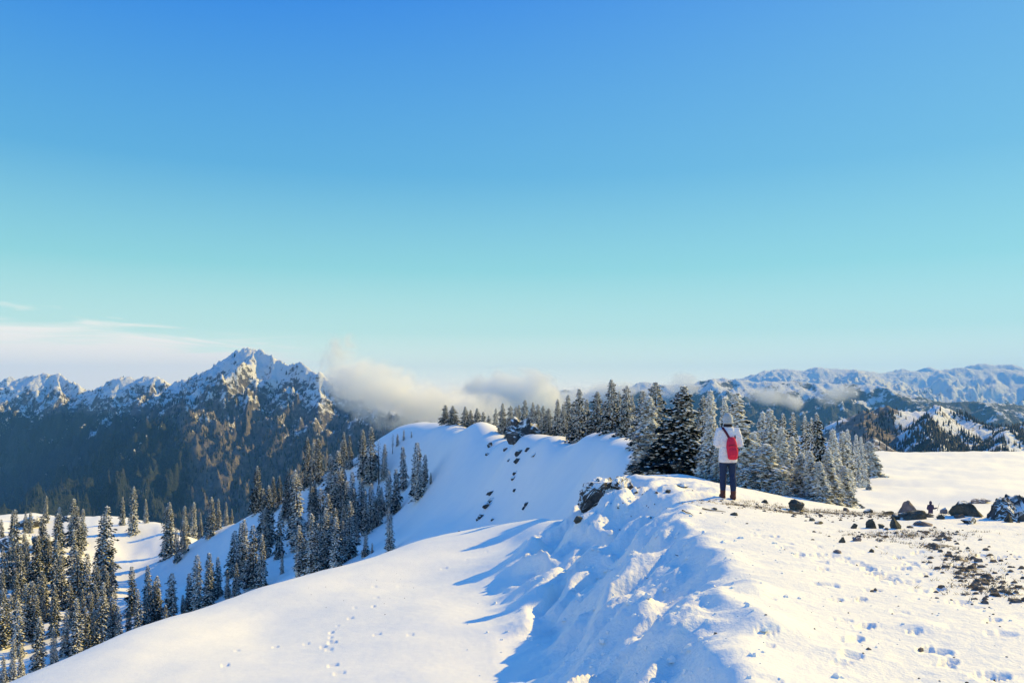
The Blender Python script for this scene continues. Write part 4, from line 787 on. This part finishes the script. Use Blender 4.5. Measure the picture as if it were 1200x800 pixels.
# ------------------------------------------------------------------ low clouds
def cloudmat(name, dens, sc_):
    m = bpy.data.materials.new(name); m.use_nodes = True; t = m.node_tree; t.nodes.clear(); out = t.nodes.new('ShaderNodeOutputMaterial')
    v = t.nodes.new('ShaderNodeVolumePrincipled'); v.inputs['Color'].default_value = (1, 1, .995, 1); v.inputs['Anisotropy'].default_value = 0
    g = t.nodes.new('ShaderNodeTexCoord'); geo = t.nodes.new('ShaderNodeNewGeometry')
    ln = t.nodes.new('ShaderNodeVectorMath'); ln.operation = 'LENGTH'; t.links.new(g.outputs['Object'], ln.inputs[0])
    n = noise(t, geo.outputs['Position'], sc_, 8, .62, .6)
    fall = mathn(t, 'SUBTRACT', 1.0, ln.outputs['Value'])
    k = mathn(t, 'ADD', fall, mathn(t, 'MULTIPLY', mathn(t, 'SUBTRACT', n, .5), 2.7))
    d = mrange(t, k, .12, .75, 0, dens); edge = mrange(t, fall, 0, .25)
    t.links.new(mathn(t, 'MULTIPLY', d, edge), v.inputs['Density']); t.links.new(v.outputs[0], out.inputs['Volume']); return m
def cloud(name, lobes, m, label, group='low clouds drifting between the mountains'):
    c0 = Vector(Q(*lobes[0][:3])); e = empty(name, c0); tag(e, label, 'cloud', group)
    bm = bmesh.new(); bmesh.ops.create_icosphere(bm, subdivisions=3, radius=1); me = bpy.data.meshes.new('puff'); bm.to_mesh(me); bm.free(); me.materials.append(m)
    for px, py, Y, wp, hp, *r_ in lobes:
        o = obj('puff', me, None, e, Vector(Q(px, py, Y))-c0); o.scale = (wp/F*Y, wp/F*Y*.7, hp/F*Y); o.rotation_euler = (0, R(r_[0]) if r_ else 0, 0)
CLOUDS = True
if CLOUDS:
    mc = cloudmat('cloud_vapour', .018, .014); mc2 = cloudmat('thin_vapour', .014, .0035)
    cloud('low_cloud', [(400, 436, 2350, 34, 58), (445, 462, 2350, 80, 48, 20), (500, 476, 2350, 90, 38, 8), (550, 482, 2400, 70, 32)], mc, 'thick cream coloured cloud pouring over the right shoulder of the rocky peak')
    cloud('low_cloud', [(600, 462, 6000, 75, 36), (640, 474, 6000, 55, 24)], mc2, 'pale grey cloud bank hanging behind the knoll trees')
    cloud('low_cloud', [(804, 462, 6500, 34, 34), (790, 480, 6500, 40, 22)], mc2, 'upright puff of cloud behind the broad dark fir')
    cloud('low_cloud', [(715, 462, 6600, 60, 20), (665, 470, 6600, 50, 20)], mc2, 'flat pale cloud low behind the trees right of the crag')
    cloud('low_cloud', [(905, 466, 5000, 38, 17), (930, 472, 5000, 30, 13)], mc2, 'wisp of cloud before the far range above the frosted firs')
    cloud('low_cloud', [(978, 463, 5000, 32, 16, -10)], mc2, 'small wisp of cloud before the far range, the farthest right one')
# ------------------------------------------------------------------ haze
HAZE = True
if HAZE:
    m = bpy.data.materials.new('mountain_air'); m.use_nodes = True; t = m.node_tree; t.nodes.clear(); out = t.nodes.new('ShaderNodeOutputMaterial')
    v = t.nodes.new('ShaderNodeVolumePrincipled'); v.inputs['Color'].default_value = (.16, .48, 1, 1); v.inputs['Density'].default_value = 5.5e-5; v.inputs['Anisotropy'].default_value = 0
    t.links.new(v.outputs[0], out.inputs['Volume'])
    bm = bmesh.new(); bmesh.ops.create_cube(bm, size=1); me = bpy.data.meshes.new('haze'); bm.to_mesh(me); bm.free()
    o = obj('haze', me, m, None, (0, 6500, -180)); o.scale = (34000, 17000, 1700); tag(o, 'pale blue mountain air between the ridges', kind='stuff')
